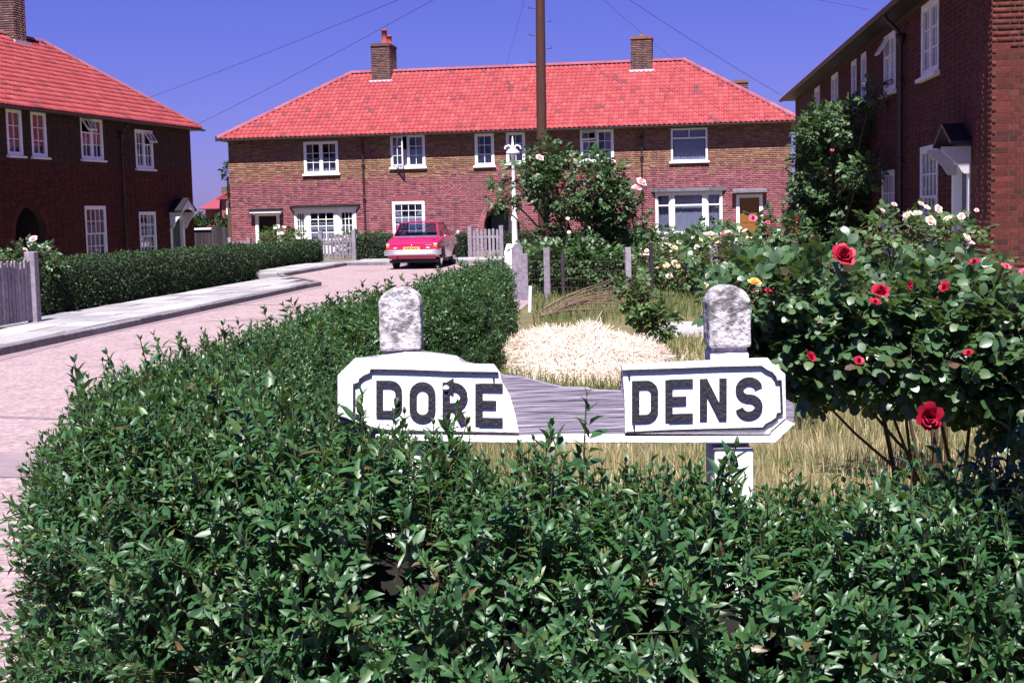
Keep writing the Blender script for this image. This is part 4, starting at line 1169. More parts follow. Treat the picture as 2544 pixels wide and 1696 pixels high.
mb.build('pillar', M['car_red'], car, label='window pillars')
def glassq(name, q, parent, th=(0, .006, 0)):
    g = MB(); g.prism(q, th); return g.build(name, M['glass'], parent)
glassq('rear_window', [P(-hw + .05, rb + .03, zb_ + .02), P(hw - .05, rb + .03, zb_ + .02), P(ht - .03, tb - .035, zt_ - .01), P(-ht + .03, tb - .035, zt_ - .01)], car)
glassq('windscreen', [P(-hw + .03, rf, zb_), P(hw - .03, rf, zb_), P(ht - .02, tf, zt_), P(-ht + .02, tf, zt_)], car)
for s in (-1, 1):
    glassq('side_window', [P(s * (hw - .012), rb + .34, zb_ + .005), P(s * (hw - .012), 1.98, zb_ + .005), P(s * (ht - .012), 1.93, zt_ - .01), P(s * (ht - .012), tb + .20, zt_ - .01)], car, (-s * .005, 0, 0))
    glassq('side_window', [P(s * (hw - .012), 2.06, zb_ + .005), P(s * (hw - .012), rf - .10, zb_ + .005), P(s * (ht - .012), tf - .07, zt_ - .01), P(s * (ht - .012), 2.0, zt_ - .01)], car, (-s * .005, 0, 0))
mb = MB(); stroke(mb, [], .01, 0, 0) if False else None
for q in ((-hw + .04, rb + .02, zb_ + .012, hw - .04),):
    mb.box(q[0], q[3], q[1] - .015, q[1] + .015, q[2] - .015, q[2] + .015)
mb.build('window_trim', M['chrome'], car)
for y0, z1 in ((1.25, 1.0), (2.35, 1.05)):
    for x0, x1 in (((-.62, .62),) if y0 < 2 else ((-.6, -.08), (.08, .6))):
        mb = MB(); mb.prism([(x0, y0, .45), (x0, y0 + .16, .45), (x0, y0 + .05, z1), (x0, y0 - .05, z1)], (x1 - x0, 0, 0)); mb.build('seat', M['seat'], car, bevel=.02)
# boot lid line, bumper, lamps, plate, badges
mb = MB(); mb.prism([(-.62, .03, .80), (.62, .03, .80), (.62, .10, .842), (.62, .54, .926), (-.62, .54, .926), (-.62, .10, .842)], (0, 0, .012)); mb.build('boot_lid', M['car_red'], car, bevel=.012)
mb = MB(); path = [(-.80, .30, .50), (-.80, .02, .50), (-.76, -.075, .50), (-.4, -.10, .50), (0, -.11, .50), (.4, -.10, .50), (.76, -.075, .50), (.80, .02, .50), (.80, .30, .50)]
for dz, r in ((.03, .05), (-.035, .05)): mb.tube([(x, y, z + dz) for x, y, z in path], r, 8)
bump = mb.build('bumper', M['chrome'], car)
mb = MB(); mb.prism([(-.72, -.03, .41), (.72, -.03, .41), (.70, .08, .30), (-.70, .08, .30)], (0, .05, 0)); mb.build('valance', M['car_red'], car)
mb = MB(); mb.box(-.70, .70, .12, 4.2, .19, .27); mb.build('chassis', M['rubber'], car)
mb = MB(); mb.tube([(-.45, -.02, .25), (-.45, .5, .26)], .025, 8); mb.build('exhaust', M['rubber'], car)
for s in (-1, 1):
    mb = MB(); mb.box(s * .715 - .045, s * .715 + .045, -.022, .03, .595, .655); L = mb.build('tail_light', M['lamp_red'], car, bevel=.008)
    mb = MB(); mb.box(s * .715 - .045, s * .715 + .045, -.024, .03, .657, .715); mb.build('indicator', M['lamp_amber'], L, bevel=.008)
    mb = MB(); mb.box(s * .715 - .055, s * .715 + .055, -.015, .04, .717, .76); mb.build('lamp_cap', M['chrome'], L, bevel=.01)
    mb = MB(); mb.box(s * .49 - .055, s * .49 + .055, -.022, .02, .615, .65); mb.build('reversing_lamp', M['chrome'], car, bevel=.006)
mb = MB(); mb.box(-.25, .25, -.034, -.012, .555, .665); pl = mb.build('number_plate', M['plate_yellow'], car, bevel=.004)
fc = bpy.data.curves.new('plate_text', 'FONT'); fc.body = 'FGR 956E'; fc.size = .085; fc.align_x = 'CENTER'; fc.align_y = 'CENTER'; fc.extrude = .001; fc.offset = .002
fc.materials.append(M['black']); fo = bpy.data.objects.new('plate_text', fc); tmp = link(fo, pl); bpy.context.view_layer.update(); tm = bpy.data.meshes.new_from_object(tmp.evaluated_get(bpy.context.evaluated_depsgraph_get())); bpy.data.objects.remove(tmp); fo = bpy.data.objects.new('plate_text', tm); link(fo, pl); fo.location = (0, -.0355, .61); fo.rotation_euler = (math.pi / 2, 0, 0); fo.scale = (1.12, 1, 1)
mb = MB(); mb.box(.42, .60, -.014, .0, .70, .718); mb.build('badge', M['chrome'], car)
mb = MB(); mb.lathe([(0, 0), (.02, .005), (.02, .015), (0, .02)], (0, 0, 0), 8); o = mb.build('boot_lock', M['chrome'], car); o.location = (0, -.002, .715); o.rotation_euler = (math.pi / 2, 0, 0)
for s in (-1, 1):
    for y in (.98, 3.62):
        t = MB(); t.lathe([(.19, -.075), (.29, -.08), (.31, -.05), (.31, .05), (.29, .08), (.19, .075)], (0, 0, 0), 20)
        W_ = t.build('wheel', M['rubber'], car); W_.location = (s * .66, y, .30); W_.rotation_euler = (0, math.pi / 2, 0)
        h_ = MB(); h_.lathe([(.195, .0), (.19, .02), (.10, .035), (.09, .055), (0, .06)] if s > 0 else [(.195, 0), (.19, -.02), (.10, -.035), (.09, -.055), (0, -.06)], (0, 0, .055 * s), 16); h_.build('rim', M['chrome'], W_)
        a = MB(); k = 14; R_ = .36
        a.prism([(s * .775, y + R_ * math.cos(math.pi * q / k), .30 + R_ * .95 * math.sin(math.pi * q / k)) for q in range(k + 1)], (s * .036, 0, 0)); a.build('wheel_arch', M['rubber'], car)
    h = MB(); h.box(s * .81 - .012, s * .81 + .012, 1.75, 1.88, .79, .81); h.build('door_handle', M['chrome'], car)
    sl_ = MB(); sl_.box(s * .80 - .014, s * .80 + .014, .45, 4.1, .70, .712); sl_.build('side_trim', M['chrome'], car)
mi = MB(); mi.tube([(.70, 3.5, .93), (.82, 3.45, 1.0)], .012, 6); mi.lathe([(0, -.02), (.05, -.015), (.065, .01), (.06, .02), (0, .021)], (0, 0, 0), 10)
mo = MB(); mo.tube([(.74, 3.55, .92), (.86, 3.5, 1.0)], .012, 6); mir = mo.build('wing_mirror', M['chrome'], car)
mm = MB(); mm.lathe([(0, -.03), (.05, -.02), (.07, .005), (.068, .02), (0, .021)], (0, 0, 0), 12); o = mm.build('mirror_glass', M['chrome'], mir); o.location = (.90, 3.48, 1.03); o.rotation_euler = (math.pi / 2 - .3, 0, 0)

# ------------------------------------------------------------------ telegraph pole, wires, white lamp post
pole = empty('telegraph_pole', (.83, 34.0, 0), 0, 'tall brown wooden telegraph pole rising behind the big rose shrub', 'utility pole')
mb = MB(); mb.tube([(0, 0, 0), (.0, 0, 3.0), (.03, 0, 6.0), (.06, 0, 8.3)], [.135, .125, .112, .10], 14); mb.build('shaft', M['brown_wood'], pole)
for i, z in enumerate(np.arange(5.2, 7.9, .32)):
    s = 1 if i % 2 else -1
    mb = MB(); x0 = .02 + s * .10; mb.tube([(x0, 0, z), (x0 + s * .16, 0, z), (x0 + s * .16, 0, z + .04)], .010, 5); mb.build('step_iron', M['black'], pole)
mb = MB(); mb.box(-.45, .57, -.05, .05, 7.9, 8.0); mb.build('cross_arm', M['brown_wood'], pole)
for x in (-.4, -.15, .27, .52):
    mb = MB(); mb.lathe([(.0, 0), (.03, 0), (.04, .05), (.025, .08), (.035, .10), (.0, .13)], (x, 0, 8.0), 8); mb.build('insulator', M['white_old'], pole)
top = Vector((.9, 34.0, 8.08))
def wire(B, sag, label, r=.006, A=None):
    A = Vector(A) if A is not None else top; B = Vector(B)
    pts = [A.lerp(B, t) - Vector((0, 0, sag * 4 * t * (1 - t))) for t in np.linspace(0, 1, 15)]
    m_ = MB(); m_.tube(pts, r, 5); tag(m_.build('telephone_wire', M['black']), label, 'wire', 'telephone wires strung from the pole')
wire((-13.2, 50.6, 5.9), .10, 'wire from the pole to the left terrace roof, upper of the two')
wire((-11.4, 51.0, 4.98), .10, 'wire from the pole to the corner eave of the left terrace')
wire((-.02, 62.6, 7.95), .05, 'wire from the pole to the middle of the long red ridge')
wire((7.6, 61.6, 7.90), .12, 'wire from the pole to the ridge right of the brown chimney')
wire((8.4, 43.2, 5.02), .08, 'wire from the pole to the far eave of the right terrace')
wire((9.4, 36.5, 6.6), .05, 'faint wire from the pole over the right terrace roof', r=.004)

lamp = empty('lamp_post', (.15, 40.0, 0), 0, 'slim white painted lamp post with finial in front of the arch', 'lamp post')
mb = MB(); mb.lathe([(.11, 0), (.11, .25), (.085, .35), (.08, 1.35), (.10, 1.40), (.10, 1.46), (.062, 1.55), (.055, 2.5), (.045, 3.2), (.07, 3.22), (.07, 3.27), (.04, 3.3), (.035, 3.48), (.05, 3.5), (.028, 3.58), (.02, 3.72), (0, 3.80)], (0, 0, 0), 12); mb.build('column', M['white'], lamp)
mb = MB(); mb.tube([(.0, 0, 3.40), (-.10, 0, 3.52), (-.20, 0, 3.50), (-.23, 0, 3.42)], .022, 8); mb.tube([(.0, 0, 3.40), (.10, 0, 3.52), (.20, 0, 3.50), (.23, 0, 3.42)], .022, 8); mb.build('swan_neck', M['white'], lamp)
mb = MB(); mb.lathe([(.0, 3.44), (.10, 3.42), (.19, 3.33), (.20, 3.29), (.17, 3.29), (.05, 3.36)], (0, -.02, 0), 14); mb.build('hood', M['white_old'], lamp)
mb = MB(); mb.tube([(-.22, 0, 3.05), (.22, 0, 3.05)], .015, 6); mb.build('ladder_bar', M['white'], lamp)

# ------------------------------------------------------------------ gates, posts, fences
def picket_gate(loc, rz, width, height, n, label, group, round_top=False, lean=0.0):
    """Gate posts, pickets one by one, two rails."""
    g = empty('picket_gate', loc, rz, label, 'gate', group)
    pk = MB(); pw = width / n * .62
    pk.prism([(-pw / 2, -.01, 0), (pw / 2, -.01, 0), (pw / 2, -.01, height - .03), (0, -.01, height), (-pw / 2, -.01, height - .03)], (0, .02, 0))
    me = pk.mesh('picket', M['grey_wood'])
    for i in range(n):
        put('picket', me, g, ((i + .5) * width / n + random.uniform(-.006, .006), 0, .06), (0, random.uniform(-.012, .012), 0), scale=(1, 1, random.uniform(.965, 1.02)))
    for z in (.22, height - .22):
        m_ = MB(); m_.box(0, width, .011, .05, z - .04, z + .04); m_.build('rail', M['grey_wood'], g)
    for x in (-.08, width + .08):
        m_ = MB(); m_.box(x - .07, x + .07, -.07, .07, 0, height + .16); m_.build('post', M['grey_wood'], g, bevel=.01)
    return g
fz = math.atan2(-.15177, .98842)
picket_gate((-6.62, 49.5, .08), fz, 1.06, .90, 8, 'grey picket gate in the hedge before the small paned bay window', 'weathered picket gates')
picket_gate((-1.30, 48.75, .08), fz, .95, .95, 7, 'grey picket gate standing open in front of the brick arch', 'weathered picket gates')
picket_gate((-10.8, 54.3, .05), fz, .62, .70, 4, 'low grey gate beside the dark boarded shed and brick corner', 'weathered picket gates')

pf = empty('picket_fence', (-7.30, 21.3, .10), math.atan2(kd.y, kd.x) - math.pi, 'weathered grey picket fence at the near end of the left hedge', 'fence')
pk = MB(); pk.prism([(-.038, -.011, 0), (.038, -.011, 0), (.038, -.011, .90), (.0, -.011, .915), (-.038, -.011, .90)], (0, .022, 0)); me = pk.mesh('picket', M['grey_wood'])
for i in range(26):
    put('picket', me, pf, (.13 + i * .106 + random.uniform(-.008, .008), 0, .05), (0, random.uniform(-.02, .02), 0), scale=(random.uniform(.9, 1.05), 1, random.uniform(.97, 1.03)))
for z in (.25, .72):
    m_ = MB(); m_.box(.0, 2.85, -.055, -.0115, z - .045, z + .045); m_.build('rail', M['grey_wood'], pf)
for x, h in ((0, 1.09), (1.55, .68), (2.9, 1.05)):
    m_ = MB(); m_.prism([(x - .07, .02, 0), (x + .07, .02, 0), (x + .07, .02, h), (x - .07, .02, h)], (0, .12, 0)) if h < .8 else m_.box(x - .08, x + .08, -.08, .08, 0, h); m_.build('post', M['grey_wood'], pf, bevel=.012)

def fence_post(x, y, w, h, d, label, mat='grey_wood', pointed=False, lean=0.0):
    m_ = MB()
    if pointed:
        m_.prism([(-w / 2, -d / 2, 0), (w / 2, -d / 2, 0), (w / 2, -d / 2, h - w * .45), (w * .2, -d / 2, h), (-w * .2, -d / 2, h), (-w / 2, -d / 2, h - w * .45)], (0, d, 0))
    else: m_.box(-w / 2, w / 2, -d / 2, d / 2, 0, h)
    o = m_.build('fence_post', M[mat], None, bevel=.008); o.location = (x, y, 0); o.rotation_euler = (0, lean, random.uniform(-.2, .2))
    return tag(o, label, 'post', 'garden fence posts')
fence_post(.14, 25.6, .20, 1.05, .15, 'broad grey pointed post at the end of the long hedge', pointed=True)
fence_post(.27, 25.5, .11, .86, .10, 'short split post close beside the broad pointed post')
fence_post(.68, 25.7, .115, .95, .11, 'square grey post left of the dry branches, with pale lit face')
fence_post(.98, 25.9, .07, .86, .06, 'thin dark post in the shade under the rose shrub', 'dark_wood')
fence_post(2.06, 24.4, .10, .96, .09, 'pale lichened post left of the thin dark garden post')
fence_post(2.50, 24.7, .065, 1.03, .06, 'thin dark post standing alone among pale roses', 'dark_wood')
fence_post(3.51, 24.0, .12, .98, .10, 'stout grey post among the pale yellow roses')
fence_post(3.84, 24.0, .07, 1.10, .06, 'slim grey post beside the large red rose bush')
fence_post(6.2, 54.0, .14, .95, .10, 'far grey post below the grey hooded bay')
wf = empty('wire_fence', (.3, 25.6, 0), 0, 'sagging rusty wire fence strung between the garden posts', 'fence')
M['rust'] = plain('rusty_wire', (.06, .05, .055), rough=.7)
for z in (.72, .55, .38, .22):
    m_ = MB(); m_.tube([(-.1, 0, z), (.38, .1, z - .01), (.68, .2, z), (1.4, -.3, z - .03), (2.2, -.9, z), (3.3, 2.0, z - .02), (4.4, 6.2, z)], .003, 4); m_.build('strand', M['rust'], wf)
for i in range(46):
    t = i / 45 * 2.2; m_ = MB(); m_.tube([(t, .2 - t * .5 if t > .7 else t * .28, .06), (t, .2 - t * .5 if t > .7 else t * .28, .73)], .002, 3); m_.build('mesh_wire', M['rust'], wf)
mk = MB(); mk.prism([(-.14, -.12, 0), (.14, -.12, 0), (.14, -.12, .50), (.07, -.12, .72), (-.07, -.12, .72), (-.14, -.12, .50)], (0, .24, 0)); o = mk.build('marker_stone', M['white'], None, bevel=.02); o.location = (-.02, 40.5, 0)
tag(o, 'white painted marker stone with shaped top by the lamp post', 'marker stone')
m_ = MB(); m_.tube([(0, 0, 0), (.02, 0, .42)], .03, 8); o = m_.build('white_stake', M['white_old'], None); o.location = (.30, 22.6, 0); tag(o, 'short white stake at the left of the dry branches', 'stake')

# cut branches heaped behind the hay
M['bark'] = noisy('dead_bark', [(0.3, (.09, .05, .04)), (0.7, (.19, .12, .10))], scale=12, rough=.9, bump=.4)
bp = empty('pruned_branches', (.45, 21.2, 0), 0, 'arching dead brown branches lying behind the pale hay heap', 'branches')
for i in range(13):
    x0, y0 = random.uniform(-.1, .2), random.uniform(-.4, .5); L = random.uniform(1.0, 1.9); h = random.uniform(.02, .14); sl_r = random.uniform(.02, .5); y1 = y0 + random.uniform(-.4, 1.4)
    pts = [(x0 + L * t, y0 + (y1 - y0) * t + .05 * math.sin(7 * t + i), .04 + h * math.sin(math.pi * min(1, t * 1.1 + .08)) + sl_r * t) for t in np.linspace(0, 1, 8)]
    m_ = MB(); m_.tube(pts, list(np.linspace(.016, .006, 8)), 6); m_.build('branch', M['bark'], bp)

# dark boarded shed and close-boarded fence between the terraces
shed = empty('boarded_shed', (-13.25, 58.6, 0), -.1, 'low dark boarded shed between the two terraces', 'shed')
me = MB().box(-.07, .07, -.012, .012, 0, 1.22).mesh('board', M['dark_wood'])
for i in range(6): put('board', me, shed, (.08 + i * .15, 0, 0), (0, random.uniform(-.005, .005), 0))
m_ = MB(); m_.box(0, .9, .013, 1.2, 0, 1.2); m_.build('wall', M['dark_wood'], shed)
m_ = MB(); m_.box(-.04, .95, -.08, 1.3, 1.221, 1.29); m_.build('roof', M['white_old'], shed)
bf = empty('board_fence', (-12.3, 58.0, 0), -.06, 'dark upright boards closing the gap next to the brick corner', 'fence')
me2 = MB().box(-.055, .055, -.012, .012, 0, 1.32).mesh('board', M['dark_wood'])
for i in range(6): put('board', me2, bf, (i * .118, 0, 0), (0, 0, 0), scale=(1, 1, random.uniform(.95, 1.03)))
m_ = MB(); m_.box(-.06, .66, .013, .05, .3, .4); m_.build('rail', M['dark_wood'], bf)
# ------------------------------------------------------------------ plants
def leaf_geo(L, W, hi=True, fold=.25, curl=.18, o=(0, 0, 0)):
    """One leaf along +x: corner points and triangles."""
    if hi:
        V = np.array([(0, 0, 0), (.33 * L, -.5 * W, fold * .5 * W), (.33 * L, 0, 0), (.33 * L, .5 * W, fold * .5 * W),
                      (.70 * L, -.36 * W, fold * .36 * W - curl * .3 * L), (.70 * L, 0, -curl * .3 * L), (.70 * L, .36 * W, fold * .36 * W - curl * .3 * L), (L, 0, -curl * L)])
        F = np.array([(0, 1, 2), (0, 2, 3), (1, 4, 5), (1, 5, 2), (2, 5, 6), (2, 6, 3), (4, 7, 5), (5, 7, 6)])
    else:
        V = np.array([(0, 0, 0), (.45 * L, -.5 * W, fold * .5 * W), (L, 0, -curl * L), (.45 * L, .5 * W, fold * .5 * W)])
        F = np.array([(0, 1, 2), (0, 2, 3)])
    return V + np.array(o), F

def oval_geo(L, W, fold, curl):
    V = [(0, 0, 0)]
    for t, w in ((.14, .30), (.38, .49), (.66, .47), (.88, .27)):
        for s in (-1, 0, 1): V.append((t * L, s * w * W, abs(s) * fold * w * W - curl * L * t * t))
    V.append((L, 0, -curl * L)); F = [(0, 1, 2), (0, 2, 3)]
    for k in range(3):
        a = 1 + 3 * k
        for q in (0, 1): F += [(a + q, a + q + 3, a + q + 4), (a + q, a + q + 4, a + q + 1)]
    F += [(10, 13, 11), (11, 13, 12)]
    return np.array(V), np.array(F)

def frame(d, nrm):
    """Rotation with x along D and z near NRM (arrays of vectors)."""
    d = np.atleast_2d(d).astype(float); nrm = np.atleast_2d(nrm).astype(float)
    x = d / np.linalg.norm(d, axis=1, keepdims=True)
    y = np.cross(nrm, x); y /= np.linalg.norm(y, axis=1, keepdims=True) + 1e-9
    z = np.cross(x, y)
    return np.stack([x, y, z], axis=2)

class Tpl:
    """A template of leaves and stems: V, F (triangles), leaf number of each face, material number of each face."""
    def __init__(s): s.V = []; s.F = []; s.id = []; s.m = []; s.n = 0; s.k = 0
    def add(s, V, F, m=0):
        s.V.append(V); s.F.append(F + s.n); s.id += [s.k] * len(F); s.m += [m] * len(F); s.n += len(V); s.k += 1
    def done(s):
        s.V = np.concatenate(s.V); s.F = np.concatenate(s.F); s.id = np.array(s.id); s.m = np.array(s.m); return s
    def mesh(s, name, mats): return npmesh(name, s.V, s.F, mats, tone=np.random.default_rng(s.n).random(s.k)[s.id] * .5, midx=s.m)

def stick(t, A, B, r, m=1):
    A, B = np.array(A, float), np.array(B, float); d = B - A; d /= np.linalg.norm(d)
    a = np.cross(d, (1, 0, 0) if abs(d[0]) < .8 else (0, 1, 0)); a /= np.linalg.norm(a); b = np.cross(d, a)
    V = np.array([p + (a * math.cos(q) + b * math.sin(q)) * rr for p, rr in ((A, r), (B, r * .7)) for q in (0, 2.1, 4.2)])
    F = np.array([(0, 1, 4), (0, 4, 3), (1, 2, 5), (1, 5, 4), (2, 0, 3), (2, 3, 5)])
    t.add(V, F, m)

def scatter(tpls, pick, R, T, S):
    """All instances joined: returns V, F, tone, midx."""
    Vs, Fs, ts, ms, n = [], [], [], [], 0
    for k, t in enumerate(tpls):
        sel = np.nonzero(pick == k)[0]
        if not len(sel): continue
        V = np.einsum('nij,vj->nvi', R[sel] * S[sel, None, None], t.V) + T[sel, None, :]
        Fs.append((t.F[None] + n + (len(t.V) * np.arange(len(sel)))[:, None, None]).reshape(-1, 3)); n += V.shape[0] * V.shape[1]
        Vs.append(V.reshape(-1, 3)); ts.append(rng.random((len(sel), t.k))[:, t.id].ravel()); ms.append(np.tile(t.m, len(sel)))
    return np.concatenate(Vs), np.concatenate(Fs), np.concatenate(ts), np.concatenate(ms)

def quat_of(R): return Matrix([list(r) for r in R]).to_quaternion()

# privet shoots: an upright stem with crossed pairs of leaves
def privet_tpl(seed, hi, pairs=6, L=.036, W=.0134):
    rg = np.random.default_rng(seed); t = Tpl(); h = .016 + .0135 * pairs
    bend = rg.normal(0, .10, 2)
    pt = lambda z: np.array([bend[0] * z * z / h, bend[1] * z * z / h, z])
    stick(t, pt(0) - np.array([0, 0, .05]), pt(h), .0016)
    for k in range(pairs):
        f = k / (pairs - 1); z = h * (.06 + .94 * f); az = (k % 2) * math.pi / 2 + rg.normal(0, .25)
        for s in (0, math.pi):
            e = math.radians(16 + 54 * f ** 2 + rg.normal(0, 14)); a = az + s + rg.normal(0, .15); l = L * (1.08 - .55 * f ** 2.5) * rg.uniform(.82, 1.18)
            V, F = leaf_geo(l, W * l / L * rg.uniform(.9, 1.15), hi, fold=rg.uniform(.2, .6), curl=rg.uniform(.05, .32))
            d = np.array([math.cos(a) * math.cos(e), math.sin(a) * math.cos(e), math.sin(e)]); nr = np.array([-math.cos(a) * math.sin(e), -math.sin(a) * math.sin(e), math.cos(e)]) + rg.normal(0, .18, 3)
            t.add(V @ frame(d, nr)[0].T + pt(z), F, 0)
    return t.done()

def hedge_path(P, step):
    P = np.array(P, float); seg = np.linalg.norm(np.diff(P[:, :2], axis=0), axis=1); s = np.r_[0, np.cumsum(seg)]
    q = np.arange(0, s[-1] + step * .5, step); q[-1] = s[-1]
    out = np.stack([np.interp(q, s, P[:, k]) for k in range(4)], axis=1)
    for _ in range(2):                                           # round the corners
        out[1:-1, :] = (out[:-2] + 2 * out[1:-1] + out[2:]) / 4
    return out
PHI = np.linspace(0, math.pi, 33)
def cross(p): 
    c, s_ = np.cos(PHI), np.sin(PHI); return np.stack([np.sign(c) * np.abs(c) ** p, np.abs(s_) ** p], axis=1)
def hedge_skin(path, power=.42, z0=.0):
    """Grid of points (n, 33, 3) over the hedge's rounded-box surface and the matching normals."""
    t = np.gradient(path[:, :2], axis=0); t /= np.linalg.norm(t, axis=1, keepdims=True); side = np.stack([t[:, 1], -t[:, 0]], axis=1)
    cs = cross(power)
    X = path[:, None, 0] + side[:, None, 0] * cs[None, :, 0] * path[:, None, 2]; Y = path[:, None, 1] + side[:, None, 1] * cs[None, :, 0] * path[:, None, 2]
    Z = z0 + cs[None, :, 1] * (path[:, None, 3] - z0)
    G = np.stack([X, Y, Z], axis=2)
    du = np.gradient(G, axis=0); dv = np.gradient(G, axis=1); N = np.cross(dv, du); N /= np.linalg.norm(N, axis=2, keepdims=True) + 1e-9
    cen = np.stack([path[:, 0], path[:, 1], path[:, 3] * .5], axis=1)[:, None]
    flip = np.sum(N * (G - cen), axis=2) < 0; N[flip] *= -1
    return G, N
def sample_skin(G, N, dens):
    """Random points on the skin, DENS(points) per square metre."""
    A = np.linalg.norm(np.cross(G[1:, :-1] - G[:-1, :-1], G[:-1, 1:] - G[:-1, :-1]), axis=2)
    c = (G[1:, 1:] + G[:-1, :-1]) / 2; cnt = rng.poisson(A * dens(c.reshape(-1, 3)).reshape(A.shape))
    i, j = np.nonzero(cnt); r = cnt[i, j]; i = np.repeat(i, r); j = np.repeat(j, r); u, v = rng.random(len(i))[:, None], rng.random(len(i))[:, None]
    bl = lambda Q: Q[i, j] * (1 - u) * (1 - v) + Q[i + 1, j] * u * (1 - v) + Q[i, j + 1] * (1 - u) * v + Q[i + 1, j + 1] * u * v
    n_ = bl(N); return bl(G), n_ / (np.linalg.norm(n_, axis=1, keepdims=True) + 1e-9)
def hedge_core(path, parent, inset, mat='shade_core'):  # solid core whose painted darkness makes the gaps read as shade
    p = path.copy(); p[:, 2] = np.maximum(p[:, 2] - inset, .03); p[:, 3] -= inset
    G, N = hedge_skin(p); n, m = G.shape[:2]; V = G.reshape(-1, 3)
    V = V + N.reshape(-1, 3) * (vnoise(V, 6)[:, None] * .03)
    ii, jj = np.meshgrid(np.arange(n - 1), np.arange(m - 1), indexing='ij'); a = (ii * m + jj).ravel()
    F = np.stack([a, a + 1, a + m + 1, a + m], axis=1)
    return npobj('twigs_or_shade_core', V, F, M[mat], parent, kind='stuff')

PRIVET_HI = [privet_tpl(100 + k, True, 6 + k % 3) for k in range(8)]
PRIVET_LO = [privet_tpl(200 + k, False, 6, L=.042, W=.019) for k in range(5)]

hedge = empty('privet_hedge', (0, 3, 0), 0, 'large loose privet hedge in front of and beside the white street sign', 'hedge')
front = hedge_path([(3.6, 2.62, .36, 1.08), (2.2, 2.66, .36, 1.08), (1.5, 2.68, .35, 1.08), (.98, 2.70, .34, 1.05), (.7, 2.71, .34, .98), (.5, 2.72, .33, .97), (.1, 2.73, .33, 1.0), (-.25, 2.77, .35, 1.09), (-.5, 2.86, .36, 1.12), (-.80, 3.25, .36, 1.10), (-1.00, 4.0, .37, 1.05), (-1.13, 5.2, .36, 1.02), (-1.05, 7.0, .36, 1.0)], .06)
far = hedge_path([(-1.05, 7.0, .36, 1.0), (-.78, 9.9, .32, 1.0), (-.46, 13.2, .28, .98), (-.20, 16.6, .24, .96), (-.17, 17.05, .20, .88), (-.16, 17.25, .10, .6)], .12)
def shoots(path, dens, tpls, wander, name, take=0, lim=None, up_bias=1.0):
    G, N = hedge_skin(path); P, Nn = sample_skin(G, N, dens)
    keep = (P[:, 2] > .06) & (vnoise(P, 7.0, 5.0) + rng.normal(0, .25, len(P)) > -.58); P, Nn = P[keep], Nn[keep]
    nz = vnoise(P, 3.1)[:, None] * .05 + vnoise(P, 9.0, 3.0)[:, None] * .025
    deep = np.where(rng.random((len(P), 1)) < .25, .07, 0)              # some sit inside, so gaps show leaves and not the bare dark core
    P = P + Nn * (nz - .05 - deep) + rng.normal(0, .018, P.shape)
    d = Nn * .62 + np.array([0, 0, 1]) * (.35 + .9 * np.clip(Nn[:, 2:3], 0, 1)) * up_bias + rng.normal(0, wander, P.shape)
    d /= np.linalg.norm(d, axis=1, keepdims=True)
    sp = rng.normal(0, 1, P.shape); R = frame(np.cross(d, sp), d)
    S = rng.uniform(.78, 1.25, len(P))
    return P, Nn, d, R, S
def near_dens(c):
    y = c[:, 1]; return np.where(c[:, 2] < .42, 160, np.where(y < 3.4, 1020, np.where(y < 5, 820, 600)))
P_, Nn, d, R, S = shoots(front, near_dens, PRIVET_HI, .30, 'front')
leader = (Nn[:, 2] > .55) & (rng.random(len(P_)) < .10); S[leader] *= 1.35; P_[leader, 2] += .035
pick = rng.integers(0, 8, len(P_))
vis = (P_[:, 1] < 3.35) & (P_[:, 0] > -1.05) & (P_[:, 0] < 1.15) & (Nn[:, 2] > .25)
cand = np.nonzero(vis)[0]; order = cand[np.argsort(np.linalg.norm(P_[cand] - np.array([0, 0, 1.6]), axis=1))]
one = order[:: max(1, len(order) // 300)][:300]
me = [t.mesh('shoot', [M['privet'], M['stem']]) for t in PRIVET_HI]
for i in one: put('shoot', me[pick[i]], hedge, Vector(P_[i]) - hedge.location, quat=quat_of(R[i]), scale=float(S[i]))
rest = np.setdiff1d(np.arange(len(P_)), one)
V, F, tn, mi_ = scatter(PRIVET_HI, pick[rest], R[rest], P_[rest] - np.array(hedge.location), S[rest]); npobj('foliage', V, F, [M['privet'], M['stem']], hedge, kind='stuff', tone=tn, midx=mi_)
P_, Nn, d, R, S = shoots(far, lambda c: np.where(c[:, 2] < .3, 120, np.where(c[:, 1] < 10, 420, 320)), PRIVET_LO, .34, 'far')
S *= 1.12; pick = rng.integers(0, 5, len(P_)); leader = (Nn[:, 2] > .55) & (rng.random(len(P_)) < .08); S[leader] *= 1.4; P_[leader, 2] += .04
V, F, tn, mi_ = scatter(PRIVET_LO, pick, R, P_ - np.array(hedge.location), S); npobj('foliage', V, F, [M['privet'], M['stem']], hedge, kind='stuff', tone=tn, midx=mi_)
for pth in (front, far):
    q = pth.copy(); q[:, 0] -= 0; c_ = hedge_core(q, hedge, .16); c_.location = (0, -3, 0)

